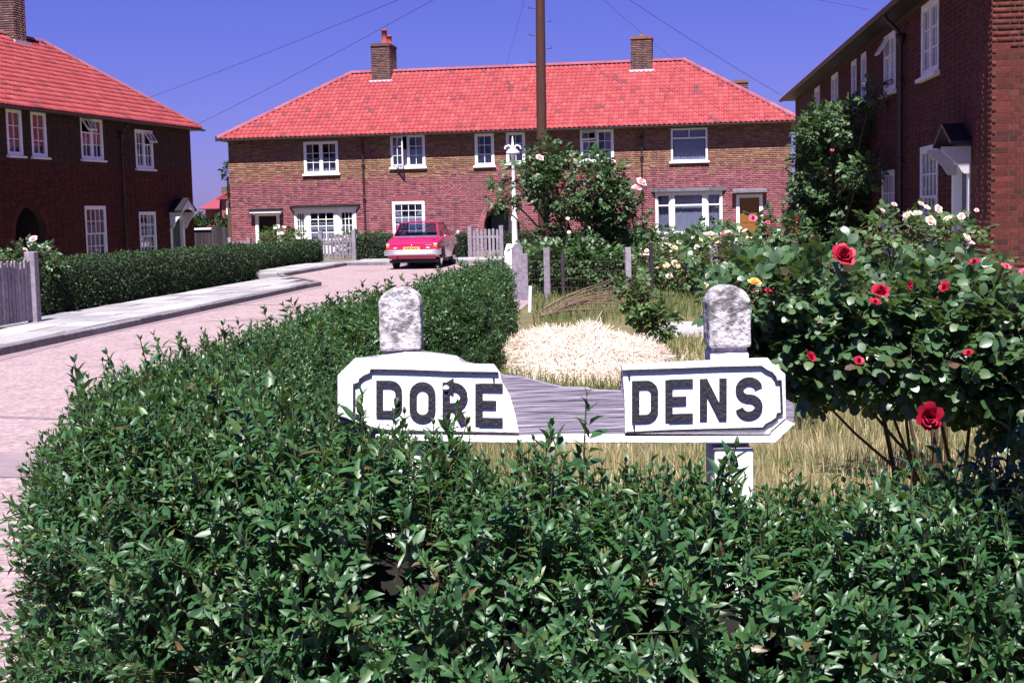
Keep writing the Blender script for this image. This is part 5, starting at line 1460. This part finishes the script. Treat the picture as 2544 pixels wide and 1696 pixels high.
# clipped hedges
LEAF_LO = [Tpl(), Tpl()]
for k, t in enumerate(LEAF_LO): t.add(*leaf_geo(.05, .03 - .005 * k, False, fold=.3 + .3 * k)); t.done()
def clipped(path, label, dens=900, scale=1.0, mat='hedge', power=.28, group='clipped privet hedges'):
    pth = hedge_path(path, .15); h = empty('clipped_hedge', (pth[0, 0], pth[0, 1], 0), 0, label, 'hedge', group); o = np.array(h.location)
    G, N = hedge_skin(pth, power); P, Nn = sample_skin(G, N, lambda c: np.full(len(c), dens))
    # both ends
    for e in (0, -1):
        tdir = pth[1] - pth[0] if e == 0 else pth[-1] - pth[-2]; tdir = np.array([tdir[0], tdir[1], 0]); tdir /= np.linalg.norm(tdir); tdir *= -1 if e == 0 else 1
        k = int(dens * pth[e, 2] * 2 * pth[e, 3]); sd = np.array([tdir[1], -tdir[0], 0]); q = pth[e, :2]
        pp = np.array([q[0], q[1], 0]) + sd * rng.uniform(-1, 1, (k, 1)) * pth[e, 2] * .95 + np.array([0, 0, 1]) * rng.uniform(.03, .97, (k, 1)) * pth[e, 3]
        P = np.vstack([P, pp]); Nn = np.vstack([Nn, np.repeat(tdir[None], k, 0)])
    P = P + Nn * (vnoise(P, 2.2)[:, None] * .035 + vnoise(P, 8.0)[:, None] * .02 + rng.normal(0, .022, (len(P), 1)))
    d = rng.normal(0, 1, P.shape) + Nn * .5; nr = Nn * .8 + np.array([0, 0, .5]) + rng.normal(0, .55, P.shape)
    V, F, tn, mi_ = scatter(LEAF_LO, rng.integers(0, 2, len(P)), frame(d, nr), P - o, rng.uniform(.7, 1.3, len(P)) * scale)
    npobj('foliage', V, F, M[mat], h, kind='stuff', tone=tn)
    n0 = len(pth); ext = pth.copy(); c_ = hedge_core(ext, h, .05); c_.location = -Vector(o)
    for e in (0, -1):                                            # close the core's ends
        tdir = pth[1] - pth[0]; a_ = math.atan2(tdir[1], tdir[0]); m_ = MB(); m_.box(-.01, .01, -pth[e, 2] + .06, pth[e, 2] - .06, .02, pth[e, 3] - .06); b_ = m_.build('twigs_or_shade_core', M['shade_core'], h, kind='stuff'); b_.location = Vector((pth[e, 0], pth[e, 1], 0)) - Vector(o); b_.rotation_euler = (0, 0, a_)
    return h
kv = np.array([.1165, .9932]); 
clipped([(-7.62 - .46, 22.75, .42, .98), (-6.30 - .44, 34.9, .42, .95)], 'long trimmed dark hedge along the left pavement beside the picket fence', 1100)
clipped([(-7.75, 40.6, .42, .80), (-7.45, 45.0, .42, .80), (-7.05, 49.3, .42, .82)], 'short trimmed hedge between the long left hedge and the grey gate', 700, 1.25)
clipped([(-5.35, 49.65, .38, .95), (-1.55, 49.1, .38, .92)], 'trimmed hedge running behind the red parked car', 700, 1.25)
clipped([(-.15, 48.9, .38, .95), (4.6, 48.2, .38, .95)], 'trimmed hedge right of the open gate below the arch', 500, 1.3)

# roses
def rose_leaf_tpl(seed, hi=True, L=.052, W=.038):
    rg = np.random.default_rng(seed); t = Tpl(); R0 = L * 1.9
    stick(t, (0, 0, 0), (R0, 0, -.1 * R0), .0014)
    oval = True
    for f, s in ((.48, -1), (.48, 1), (.86, -1), (.86, 1), (1.0, 0)):
        l = L * (.78 + .22 * f) * rg.uniform(.88, 1.1); a = s * math.radians(62 - 10 * f) + rg.normal(0, .12); V, F = oval_geo(l, W * l / L, rg.uniform(.0, .35), rg.uniform(.05, .3)) if hi else leaf_geo(l, W * l / L, hi, fold=rg.uniform(.05, .45), curl=rg.uniform(.05, .3))
        nr = np.array([0, s * .15, 1]) + rg.normal(0, .22, 3); dd = np.array([math.cos(a), math.sin(a), -.08 + rg.normal(0, .12)])
        t.add(V @ frame(dd, nr)[0].T + np.array([R0 * f, 0, -.1 * R0 * f]), F, 0)
    return t.done()
ROSE_LEAF = [rose_leaf_tpl(300 + k) for k in range(6)]
ROSE_LEAF_LO = [rose_leaf_tpl(320 + k, False, .07, .052) for k in range(4)]

def rose_mesh(mat, seed, dense=True):
    """An open rose: rings of cupped petals around a tight heart; radius 1."""
    rg = np.random.default_rng(seed); V, F = [], []
    def petal_(az, r0, h, w, lean):
        n0 = len(V); g = np.linspace(-1, 1, 4)
        for v in np.linspace(0, 1, 4):
            for u in g:
                ww = w * (math.sin(math.pi * (.18 + .62 * v))) ; rr = r0 * (.25 + .75 * v) + lean * v ** 2 - .10 * u * u * r0 ; z = h * v - lean * .35 * v ** 3 + .05 * rg.normal()
                x = rr; y = u * ww
                V.append((x * math.cos(az) - y * math.sin(az), x * math.sin(az) + y * math.cos(az), z - .25))
        for v in range(3):
            for u in range(3): F.append((n0 + v * 4 + u, n0 + v * 4 + u + 1, n0 + v * 4 + u + 5, n0 + v * 4 + u + 4))
    for n, r0, h, w, lean in (((3, .16, .62, .22, .0), (4, .30, .66, .34, .05), (5, .46, .62, .46, .18), (6, .60, .48, .50, .38)) if dense else ((3, .2, .6, .3, 0), (5, .5, .5, .5, .35))):
        o = rg.random() * 6
        for k in range(n): petal_(o + 2 * math.pi * k / n + rg.normal(0, .12), r0, h * rg.uniform(.9, 1.1), w, lean * rg.uniform(.8, 1.2))
    return npmesh('bloom', np.array(V), np.array(F), M[mat], tone=np.repeat(rg.random(len(F) // 9), 9), smooth=True)
BLOOM = {}
def bloom(bush, mat, p, r, face=(0, -.6, .7), dense=True, name='bloom', label=None):
    k = (mat, dense)
    if k not in BLOOM: BLOOM[k] = [rose_mesh(mat, 400 + 7 * i, dense) for i in range(3)]
    f = Vector((0, -1, .3) if label else face) + Vector(rng.normal(0, .3, 3)); q = f.to_track_quat('Z', 'Y')
    o = put(name, random.choice(BLOOM[k]), bush, Vector(p) - bush.location, quat=q, scale=r)
    if label: o['label'] = label
    return o
def in_blob(E, n, shell=.5):
    """Points in ellipsoids E (centre, radii), denser outside; returns points and outward directions."""
    E = [(np.array(c, float), np.array(r, float)) for c, r in E]; w = np.array([np.prod(r) ** .72 for c, r in E]); k = rng.choice(len(E), n, p=w / w.sum())
    u = rng.normal(0, 1, (n, 3)); u /= np.linalg.norm(u, axis=1, keepdims=True); rad = shell + (1 - shell) * rng.random(n) ** .6
    C = np.array([E[i][0] for i in k]); Rr = np.array([E[i][1] for i in k]); P = C + u * Rr * rad[:, None]
    return P, u
def rose_bush(name, label, cat, base, E, n, mat='rose_leaf', tpl=None, scale=1.0, canes=6, cane_r=.012, take=0, group=None, shell=.45, clump=.35, canopy_tips=None, kind_leaf='leaf', thin=True, hub=None):
    b = empty(name, base, 0, label, cat, group); o = np.array(base); tpl = tpl or ROSE_LEAF
    P, u = in_blob(E, int(n * 1.5), shell); keep = vnoise(P, 5.0 / max(.3, scale * 1.0), 1.7) + rng.normal(0, .25, len(P)) > -clump; P, u = P[keep][:n], u[keep][:n]
    d = u * .8 + rng.normal(0, .55, P.shape); d[:, 2] -= .05; nr = np.array([0, -.12, 1.0]) + rng.normal(0, .38, P.shape) + u * .25
    R = frame(d, nr); S = rng.uniform(.75, 1.25, len(P)) * scale; pick = rng.integers(0, len(tpl), len(P)); idx = np.arange(len(P))
    if take:
        cd = np.argsort(np.linalg.norm(P - np.array([0, 0, 1.6]), axis=1)); cd = cd[: int(take * 1.15)]; one = cd[:take]; ms = [t.mesh('leaf', [M[mat], M['cane']]) for t in tpl]
        for i in one: put(kind_leaf, ms[pick[i]], b, Vector(P[i] - o), quat=quat_of(R[i]), scale=float(S[i]))
        idx = np.setdiff1d(idx, one)
    V, F, tn, mi_ = scatter(tpl, pick[idx], R[idx], P[idx] - o, S[idx]); npobj('foliage', V, F, [M[mat], M['cane']], b, kind='stuff', tone=tn, midx=mi_)
    # canes: main ones from the base into each blob, twigs out to some leaves
    tips = canopy_tips or [E[i % len(E)][0] + np.array(E[i % len(E)][1]) * rng.normal(0, .35, 3) for i in range(canes)]
    for tp in tips:
        tp = np.array(tp, float) - o; mid = tp * .5 + np.array([rng.normal(0, .04), rng.normal(0, .04), .12 * np.linalg.norm(tp)]); st_ = rng.normal(0, cane_r * 2.5 + (.05 if hub else 0), 3); st_[2] = 0
        if hub: mid = np.array(hub) - o + rng.normal(0, .05, 3)
        pts = [st_ * (1 - t) ** 2 + 2 * t * (1 - t) * mid + t * t * tp for t in np.linspace(0, 1, 7)]
        if hub: pts = [st_, st_ * .5 + mid * .5, mid] + [mid + (tp - mid) * t + np.array([0, 0, -.06 * math.sin(math.pi * t) * np.linalg.norm(tp - mid)]) for t in (.2, .45, .7, 1.0)]
        m_ = MB(); m_.tube([tuple(p) for p in pts], list(np.linspace(cane_r, cane_r * .4, 7)), 6); m_.build('cane', M['cane'], b)
    if thin:
        m_ = MB()
        for i in rng.choice(len(P), min(len(P), 160), replace=False):
            c = np.array(min(E, key=lambda e: np.linalg.norm(np.array(e[0]) - P[i]))[0]) * .6 + P[i] * .4; a = c + rng.normal(0, .05 * scale, 3); m_.tube([tuple(a - o), tuple((a + P[i]) / 2 - o + np.array([0, 0, .02])), tuple(P[i] - o)], [cane_r * .35, cane_r * .25, cane_r * .15], 3, cap=False)
        m_.build('twigs_or_shade_core', M['cane'], b, kind='stuff')
    return b

big = rose_bush('rose_bush', 'big glossy leaved rose bush with red roses right of the street sign', 'rose bush', (1.86, 5.75, 0),
    [((1.22, 5.5, 1.23), (.36, .35, .17)), ((1.62, 5.5, 1.17), (.34, .4, .18)), ((1.94, 5.4, 1.09), (.30, .4, .19)), ((1.60, 5.45, 1.02), (.42, .4, .19)), ((1.2, 5.45, 1.07), (.24, .3, .18)), ((1.97, 5.3, .86), (.22, .3, .15)), ((1.08, 5.45, .99), (.14, .2, .10)), ((1.0, 5.5, 1.27), (.18, .3, .10)), ((1.76, 5.4, .93), (.22, .3, .11)), ((2.12, 5.2, .78), (.24, .3, .15))],
    3200, scale=.88, take=300, canopy_tips=[(1.18, 5.45, .88), (1.30, 5.5, .96), (1.42, 5.45, 1.0), (1.52, 5.5, 1.15), (1.62, 5.5, 1.2), (1.85, 5.5, 1.2)], cane_r=.011, hub=(1.74, 5.6, .34), clump=.55)
for p, r in (((1.225, 5.12, 1.42), .048), ((1.475, 4.9, .848), .053), ((1.36, 5.12, 1.285), .036)): bloom(big, 'rose_red', p, r, label='large open crimson rose' if r > .04 else None)
for x, z in ((1.12, 1.04), (1.30, 1.02), (1.62, 1.29), (1.71, 1.04), (1.73, 1.38), (1.49, 1.30), (.96, 1.29), (1.36, 1.24)): bloom(big, 'rose_red', (x * .95, 4.94, 1.6 - (1.6 - z) * .95), random.uniform(.017, .027), dense=False, name='rosebud')
for x, z in ((1.95, 1.49), (1.95, 1.39), (1.96, 1.18), (1.92, 1.33), (1.94, 1.26), (1.85, 1.36), (1.79, .88), (1.98, 1.10), (1.90, 1.0)): bloom(big, 'rose_pink', (x, 5.2, z), random.uniform(.02, .034), dense=False)
t_ = rose_leaf_tpl(390, True, .04, .022)
for x, z in ((1.06, 1.49), (1.09, 1.46), (1.05, 1.53)): put('young_shoot', t_.mesh('young_shoot', [M['young'], M['young']]), big, Vector((x, 5.1, z)) - big.location, (random.uniform(-1, 0), -1.2, random.random() * 6), scale=.42)
side = rose_bush('rose_bush', 'smaller rose bush with one orange bloom behind the right concrete post cap', 'rose bush', (1.7, 6.2, 0), [((.98, 5.4, 1.28), (.14, .3, .10)), ((1.12, 6.2, 1.14), (.16, .25, .24)), ((1.25, 6.3, 1.2), (.28, .28, .15))], 420, scale=.62, hub=(1.62, 6.0, .8), canes=1)
bloom(side, 'rose_orange', (.875, 5.0, 1.335), .026); bloom(side, 'rose_yellow', (.88, 5.0, 1.305), .014, dense=False)
cream = rose_bush('rose_bush', 'tall cream flowered rose standing before the shaded terrace door', 'rose bush', (2.35, 7.7, 0), [((2.2, 7.6, 1.42), (.34, .3, .15)), ((2.42, 7.6, 1.32), (.3, .3, .2)), ((2.05, 7.6, 1.42), (.2, .25, .13))], 300, scale=.7, mat='yellow_leaf')
for x, z, r in ((2.08, 1.54, .042), (2.13, 1.55, .036), (2.20, 1.51, .04), (2.24, 1.57, .03), (2.29, 1.52, .036), (2.18, 1.58, .026), (2.39, 1.42, .03), (2.41, 1.39, .028), (2.36, 1.53, .026), (2.01, 1.60, .02), (2.15, 1.60, .022), (1.95, 1.57, .018), (2.44, 1.56, .016)): bloom(cream, 'rose_cream' if r > .025 else 'rose_blush', (x, 7.3, z), r * .82)
pinkb = rose_bush('rose_bush', 'slender pink flowered rose bush left of the brown front door', 'rose bush', (1.75, 9.7, 0), [((1.55, 9.6, 1.29), (.34, .3, .15)), ((1.85, 9.7, 1.25), (.3, .3, .3))], 320, scale=.95)
for p, r in (((1.62, 9.3, 1.53), .036), ((1.72, 9.3, 1.50), .02), ((1.42, 9.3, 1.43), .02)): bloom(pinkb, 'rose_pink', p, r, dense=False)
small = rose_bush('rose_bush', 'small single stemmed rose bush growing at the right edge of the hay', 'rose bush', (1.50, 14.7, 0), [((1.36, 14.5, .66), (.18, .2, .18)), ((1.50, 14.5, .46), (.20, .2, .16)), ((1.26, 14.5, .80), (.11, .12, .11))], 330, scale=.9, mat='yellow_leaf', cane_r=.03, canes=6)

tall = rose_bush('rose_shrub', 'tall spreading rose shrub with pink blooms below the telegraph pole', 'shrub', (1.40, 27.8, 0),
    [((1.35, 28, 2.15), (1.0, .8, .62)), ((.45, 28, 2.35), (.48, .5, .26)), ((-.08, 28, 1.93), (.26, .3, .24)), ((2.05, 28, 1.75), (.5, .6, .55)), ((.85, 28, 2.72), (.30, .4, .26)), ((1.45, 28, 1.25), (.75, .6, .35)), ((2.4, 28, 1.25), (.45, .4, .35))],
    1500, mat='shrub_leaf', scale=1.45, tpl=ROSE_LEAF_LO, take=250, canes=10, cane_r=.03, clump=.3, shell=.35)
for p, r in (((2.50, 27.2, 2.04), .12), ((2.58, 27.2, 2.15), .11), ((.62, 27.2, 2.66), .085)): bloom(tall, 'rose_blush', p, r)
for i in range(4): bloom(tall, 'rose_cream', (1.25 + random.uniform(-.5, .7), 27.2, random.uniform(.9, 1.5)), random.uniform(.03, .06), dense=False)

climb = rose_bush('climbing_rose', 'dark climbing rose covering the far part of the right terrace wall', 'climber', (7.0, 30.2, 0),
    [((6.85, 30.2, 3.25), (.55, .7, .42)), ((6.45, 29.8, 3.2), (.32, .5, .25)), ((7.05, 28.8, 3.3), (.35, .8, .4)), ((6.9, 30.5, 2.0), (.6, .9, 1.3)), ((7.15, 29.3, 1.9), (.45, .7, 1.0)), ((6.82, 26.9, 2.22), (.22, .95, .24)), ((6.95, 26.6, 3.75), (.1, .5, .16)), ((6.5, 30, .9), (.35, .5, .6)), ((6.38, 30.0, 2.25), (.28, .6, .75)), ((6.28, 30.0, 1.2), (.3, .6, .6))],
    2100, mat='shrub_leaf', scale=1.55, tpl=ROSE_LEAF_LO, take=250, canes=10, cane_r=.03, clump=.3, shell=.4)
bloom(climb, 'rose_pink', (6.75, 29.2, 2.75), .05, dense=False)

for k, (base, E, n, lab, mt, nb) in enumerate((
    ((3.2, 25.4, 0), [((3.1, 25.3, .55), (.55, .5, .40)), ((3.45, 25.4, .35), (.45, .5, .35))], 420, 'low rose bush with yellow blooms right of the thin dark post', 'rose_yellow', 16),
    ((3.95, 25.6, 0), [((3.8, 25.5, .75), (.6, .5, .48)), ((4.4, 25.6, .6), (.5, .5, .45))], 460, 'pale yellow rose bush in front of the grey hooded bay window', 'rose_yellow', 24),
    ((3.1, 27.6, 0), [((3.5, 27.5, .7), (.55, .5, .35)), ((2.9, 27.6, .6), (.35, .4, .3))], 380, 'cream rose bush behind the yellow ones, close to the tall shrub', 'rose_cream', 16),
    ((4.6, 22.6, 0), [((4.2, 22.5, .55), (.6, .5, .5)), ((3.6, 22.7, .3), (.6, .4, .3))], 420, 'leafy rose bush with few pale blooms above the concrete path', 'rose_cream', 7))):
    b = rose_bush('rose_bush', lab, 'rose bush', base, E, n, mat='yellow_leaf', scale=1.15, tpl=ROSE_LEAF_LO)
    for i in range(int(nb * 2.4)):
        c, r = E[i % 2]; a = rng.uniform(-1, 1, 2); bloom(b, mt if i % 4 else 'rose_cream', (c[0] + a[0] * r[0] * .95, c[1] - r[1] * .8, c[2] + r[2] * (.2 + .75 * a[1])), random.uniform(.04, .078), dense=(i % 3 == 0))
lr = rose_bush('rose_bush', 'rose bush with pale bloom behind the left picket fence', 'rose bush', (-8.0, 23.4, 0), [((-8.0, 23.3, 1.0), (.42, .4, .22)), ((-7.75, 23.2, .85), (.25, .3, .2)), ((-8.35, 23.3, .9), (.3, .3, .25))], 260, scale=1.1, tpl=ROSE_LEAF_LO)
for p, r in (((-7.83, 23.0, 1.37), .075), ((-7.98, 23.0, 1.2), .04), ((-8.2, 23, 1.0), .03)): bloom(lr, 'rose_blush', p, r)
dr_ = rose_bush('rose_bush', 'white flowered rose bush in front of the dark front door', 'rose bush', (-9.0, 54.2, 0), [((-9.1, 54, .72), (.45, .5, .45)), ((-8.4, 54, .8), (.45, .5, .25))], 260, scale=1.6, tpl=ROSE_LEAF_LO, mat='yellow_leaf')
for x, z in ((-8.95, 1.25), (-8.7, 1.05), (-8.6, 1.28), (-8.75, .75), (-8.1, .85), (-7.8, .9)): bloom(dr_, 'rose_cream', (x, 53.5, z), .09, dense=False)
for base, E, lab, mt in (((-6.0, 54.5, 0), [((-6.2, 54.4, .55), (.7, .4, .4)), ((-5.2, 54.4, .5), (.6, .4, .35))], 'low yellow flowering shrub behind the picket gate under the bay', 'rose_yellow'), ((5.6, 54.0, 0), [((5.6, 53.8, .4), (.9, .5, .35)), ((7.2, 53.8, .45), (.8, .5, .35))], 'white flowering shrub under the grey hooded bay window', 'rose_cream')):
    b = rose_bush('flowering_shrub', lab, 'shrub', base, E, 240, scale=1.7, tpl=ROSE_LEAF_LO, mat='yellow_leaf')
    for i in range(18):
        c, r = E[i % 2]; a = rng.uniform(-1, 1, 2); bloom(b, mt, (c[0] + a[0] * r[0], c[1] - r[1] * .8, c[2] + r[2] * a[1] * .9), random.uniform(.05, .10), dense=False)
for k, (base, E, n, lab) in enumerate((((1.2, 26.8, 0), [((.75, 26.7, .42), (.6, .4, .42)), ((1.7, 26.7, .42), (.75, .4, .42)), ((1.2, 27.2, .6), (.9, .4, .4))], 900, 'dark low undergrowth shrub behind the wire garden fence'), ((2.2, 31.5, 0), [((1.0, 31.5, .7), (.9, .5, .5)), ((2.4, 31.5, .8), (.7, .5, .5))], 380, 'leafy shrub filling the gap under the tall rose shrub'), ((3.9, 34.5, 0), [((3.5, 34.5, .6), (.8, .6, .5)), ((5.2, 34.5, .7), (.9, .6, .5))], 380, 'green shrub behind the pale rose bushes'))):
    rose_bush('garden_shrub', lab, 'shrub', base, E, n, scale=1.5, tpl=ROSE_LEAF_LO, mat='shrub_leaf')

# far trees behind the terraces
def tree(base, h, E, n, label, scale=3.0):
    t = empty('garden_tree', base, 0, label, 'tree', 'trees beyond the terraces'); o = np.array(base)
    m_ = MB(); m_.tube([(0, 0, 0), (.05, 0, h * .4), (.0, .05, h * .75)], [.16, .11, .05], 8); tr = m_.build('trunk', M['cane'], t)
    m_ = MB()
    for c, r in E[:6]: m_.tube([(0, 0, h * .35), tuple((np.array(c) - o) * np.array([.6, .6, .8])), tuple(np.array(c) - o)], [.07, .04, .02], 5)
    m_.build('limb', M['cane'], t, kind='stuff')
    P, u = in_blob(E, n, .3); keep = vnoise(P, 2.2) > -.35; P, u = P[keep], u[keep]
    V, F, tn, mi_ = scatter(ROSE_LEAF_LO, rng.integers(0, 4, len(P)), frame(u + rng.normal(0, .6, P.shape), np.array([0, 0, 1]) + rng.normal(0, .5, P.shape)), P - o, rng.uniform(.7, 1.3, len(P)) * scale)
    npobj('crown', V, F, [M['tree_leaf'], M['cane']], t, kind='stuff', tone=tn, midx=mi_)
tree((-15.8, 72, 0), 2.6, [((-16.3, 72, 1.05), (1.2, .9, .6)), ((-15.2, 72, 1.0), (1.0, .9, .6)), ((-17.2, 72.2, 1.2), (.9, .8, .7))], 900, 'dark bushy tree above the boarded shed between the terraces')
tree((-13.9, 73, 0), 2.6, [((-14.2, 73, 1.0), (.8, .8, .6)), ((-13.4, 73, 1.1), (.8, .8, .7))], 600, 'dark bushy tree close to the brick corner of the long terrace')
tree((-14.0, 70, 0), 5.0, [((-13.55, 70, 4.1), (.6, .6, .4)), ((-13.35, 70, 3.0), (.5, .6, .5))], 220, 'slim tree peeping out from behind the left corner of the long terrace', 2.2)
tree((-18.2, 76, 0), 3.4, [((-18.6, 76, 2.6), (.8, .8, .8)), ((-18.9, 76, 3.2), (.5, .6, .5))], 260, 'small tree peeping out behind the corner of the left terrace', 2.4)

# grass and hay
def blades(name, poly, n, h, w, mat, seed, zf=None, lean=.35, label=None, clump=0.0):
    x0, x1 = min(p[0] for p in poly), max(p[0] for p in poly); y0, y1 = min(p[1] for p in poly), max(p[1] for p in poly)
    P = np.c_[rng.uniform(x0, x1, n * 2), rng.uniform(y0, y1, n * 2), np.zeros(n * 2)]
    # point in polygon
    ins = np.zeros(len(P), bool); j = len(poly) - 1
    for i in range(len(poly)):
        xi, yi = poly[i]; xj, yj = poly[j]; c = ((yi > P[:, 1]) != (yj > P[:, 1])) & (P[:, 0] < (xj - xi) * (P[:, 1] - yi) / (yj - yi + 1e-12) + xi); ins ^= c; j = i
    P = P[ins]
    if clump: P = P[vnoise(P, 2.6, seed) + rng.normal(0, .3, len(P)) > clump]
    P = P[:n]; n = len(P)
    hh = h * rng.uniform(.5, 1.25, n) * (1 + .3 * vnoise(P, 1.9)); az = rng.random(n) * 2 * math.pi; ln = np.abs(rng.normal(0, lean, n)) * hh; wa = rng.random(n) * math.pi
    wx, wy = np.cos(wa) * w / 2, np.sin(wa) * w / 2; tx, ty = np.cos(az) * ln, np.sin(az) * ln
    z = np.zeros(n)
    V = np.stack([np.c_[P[:, 0] - wx, P[:, 1] - wy, z], np.c_[P[:, 0] + wx, P[:, 1] + wy, z], np.c_[P[:, 0] + wx * .7 + tx * .4, P[:, 1] + wy * .7 + ty * .4, hh * .6], np.c_[P[:, 0] - wx * .7 + tx * .4, P[:, 1] - wy * .7 + ty * .4, hh * .6], np.c_[P[:, 0] + tx, P[:, 1] + ty, hh]], axis=1).reshape(-1, 3)
    k = 5 * np.arange(n)[:, None]; F = [k + np.array([[0, 1, 2, 3]]), k + np.array([[3, 2, 4]])]; tn = rng.random(n)
    o = npobj(name, V, F, M[mat], None, kind='stuff', tone=np.r_[tn, tn])
    return o
tag(blades('dry_grass', [(-.75, 3.25), (4.2, 3.1), (5.2, 13.0), (-.45, 13.0)], 24000, .12, .006, 'grass_dry', 1, clump=-.3), 'long sun bleached grass behind the street sign', 'grass')
tag(blades('green_grass', [(-.75, 3.2), (4.2, 3.0), (5.2, 13.5), (-.4, 13.5)], 22000, .13, .006, 'grass_green', 2, clump=-.1), 'green tufts among the bleached grass', 'grass')
tag(blades('green_grass', [(1.7, 19.8), (6.6, 19.5), (6.6, 25.0), (7.2, 44.0), (.6, 44.0), (.3, 19.0)], 17000, .20, .016, 'grass_green', 3), 'rough green grass in the middle garden', 'grass')
tag(blades('dry_grass', [(1.2, 13.0), (6.3, 13.0), (6.4, 16.9), (1.5, 17.0)], 5000, .13, .011, 'grass_dry', 4, clump=.0), 'bleached grass by the concrete path', 'grass')

tag(blades('green_grass', [(1.0, 13.2), (6.3, 13.0), (6.4, 16.9), (1.5, 17.0)], 6000, .13, .012, 'grass_green', 7), 'short green grass before the concrete path', 'grass')
tag(blades('green_grass', [(-.15, 11.6), (1.6, 11.6), (1.9, 13.1), (.3, 12.7), (-.1, 12.9)], 2600, .2, .011, 'grass_green', 9, clump=-.05), 'green weeds along the front of the hay heap', 'grass')
hay = empty('hay_heap', (.70, 13.95, 0), 0, 'pale heap of dried cut grass between the hedge and small rose bush', 'hay heap')
def hay_h(x, y):
    """Height of the heap over its plan: a slumped, lumpy mound, higher towards the hedge."""
    a = np.arctan2(y, x); rr = 1 + .11 * np.sin(3 * a + 1) + .09 * np.sin(5 * a) + .05 * np.sin(9 * a + 2)
    e = np.sqrt((x / .80) ** 2 + (y / .95) ** 2) / rr
    h = .33 * np.clip(1 - e ** 5.5, 0, 1) ** .85 * (1 - .20 * x) + np.where(e < 1.05, .085 * np.sin(7 * x + 3 * y) * np.sin(5 * y - 2 * x + 1) + .03 * np.sin(13 * x + 1) * np.sin(11 * y), 0) * np.clip(1.2 - e, 0, 1)
    return np.maximum(h, -.02) - .012 * (e > 1)
gx_, gy_ = np.meshgrid(np.linspace(-1.1, 1.1, 56), np.linspace(-1.25, 1.25, 56)); V = np.c_[gx_.ravel(), gy_.ravel(), hay_h(gx_, gy_).ravel()]
q_ = (np.arange(55)[:, None] * 56 + np.arange(55)[None]).ravel(); F = np.stack([q_, q_ + 1, q_ + 57, q_ + 56], axis=1); F = F[V[F][:, :, 2].max(axis=1) > -.005]
npobj('heap', V, F, M['straw_core'], hay, smooth=True)
n = 36000; X_ = rng.normal(0, .60, n); Y_ = rng.normal(-.12, .72, n); eps = .01
Pc = np.c_[X_, Y_, np.maximum(hay_h(X_, Y_), .004)]; Pn = np.c_[-(hay_h(X_ + eps, Y_) - hay_h(X_ - eps, Y_)) / (2 * eps), -(hay_h(X_, Y_ + eps) - hay_h(X_, Y_ - eps)) / (2 * eps), np.ones(n)]; Pn /= np.linalg.norm(Pn, axis=1, keepdims=True)
d = np.cross(Pn, rng.normal(0, 1, (n, 3))); d /= np.linalg.norm(d, axis=1, keepdims=True); d += Pn * rng.normal(.06, .22, (n, 1)); L = rng.uniform(.08, .34, (n, 1)); sdv = np.cross(d, Pn); sdv *= .0021 / (np.linalg.norm(sdv, axis=1, keepdims=True) + 1e-9)
b0_ = Pc - d * L / 2 + Pn * .008; b1_ = Pc + d * L / 2 + Pn * (.008 + rng.random((n, 1)) * .03)
V = np.stack([b0_ - sdv, b0_ + sdv, b1_ + sdv, b1_ - sdv], axis=1).reshape(-1, 3); F = 4 * np.arange(n)[:, None] + np.array([[0, 1, 2, 3]])
npobj('straw', V, F, M['straw'], hay, kind='stuff', tone=rng.random(n))

# added tree, out of view, placed to shade the hedge's right end
tt = empty('added_shade_tree', (2.7, -1.5, 0), 0, 'added leafy tree out of view, placed to shade the right hedge end', 'tree'); o = np.array([2.7, -1.5, 0])
m_ = MB(); m_.tube([(0, 0, 0), (.03, .05, 1.6), (0, .1, 3.2), (-.1, .3, 4.6)], [.17, .13, .11, .05], 10); m_.build('trunk', M['cane'], tt)
E = [((1.22, .35, 5.0), (.40, .75, .45)), ((1.4, .75, 5.2), (.36, .7, .4)), ((1.75, .1, 5.3), (.6, .9, .7)), ((2.3, -.2, 5.5), (.9, 1.0, .8)), ((3.0, -.9, 5.8), (1.0, 1.0, .8))]
m_ = MB()
for c, r in E: m_.tube([(0, .08, 2.8), tuple((np.array(c) - o) * np.array([.6, .6, .8])), tuple(np.array(c) - o)], [.08, .05, .02], 6)
m_.build('limb', M['cane'], tt, kind='stuff')
P, u = in_blob(E, 2600, .2)
V, F, tn, mi_ = scatter(ROSE_LEAF_LO, rng.integers(0, 4, len(P)), frame(u + rng.normal(0, .6, P.shape), np.array([0, 0, 1]) + rng.normal(0, .5, P.shape)), P - o, rng.uniform(.8, 1.3, len(P)) * 1.9)
npobj('crown', V, F, [M['tree_leaf'], M['cane']], tt, kind='stuff', tone=tn, midx=mi_)
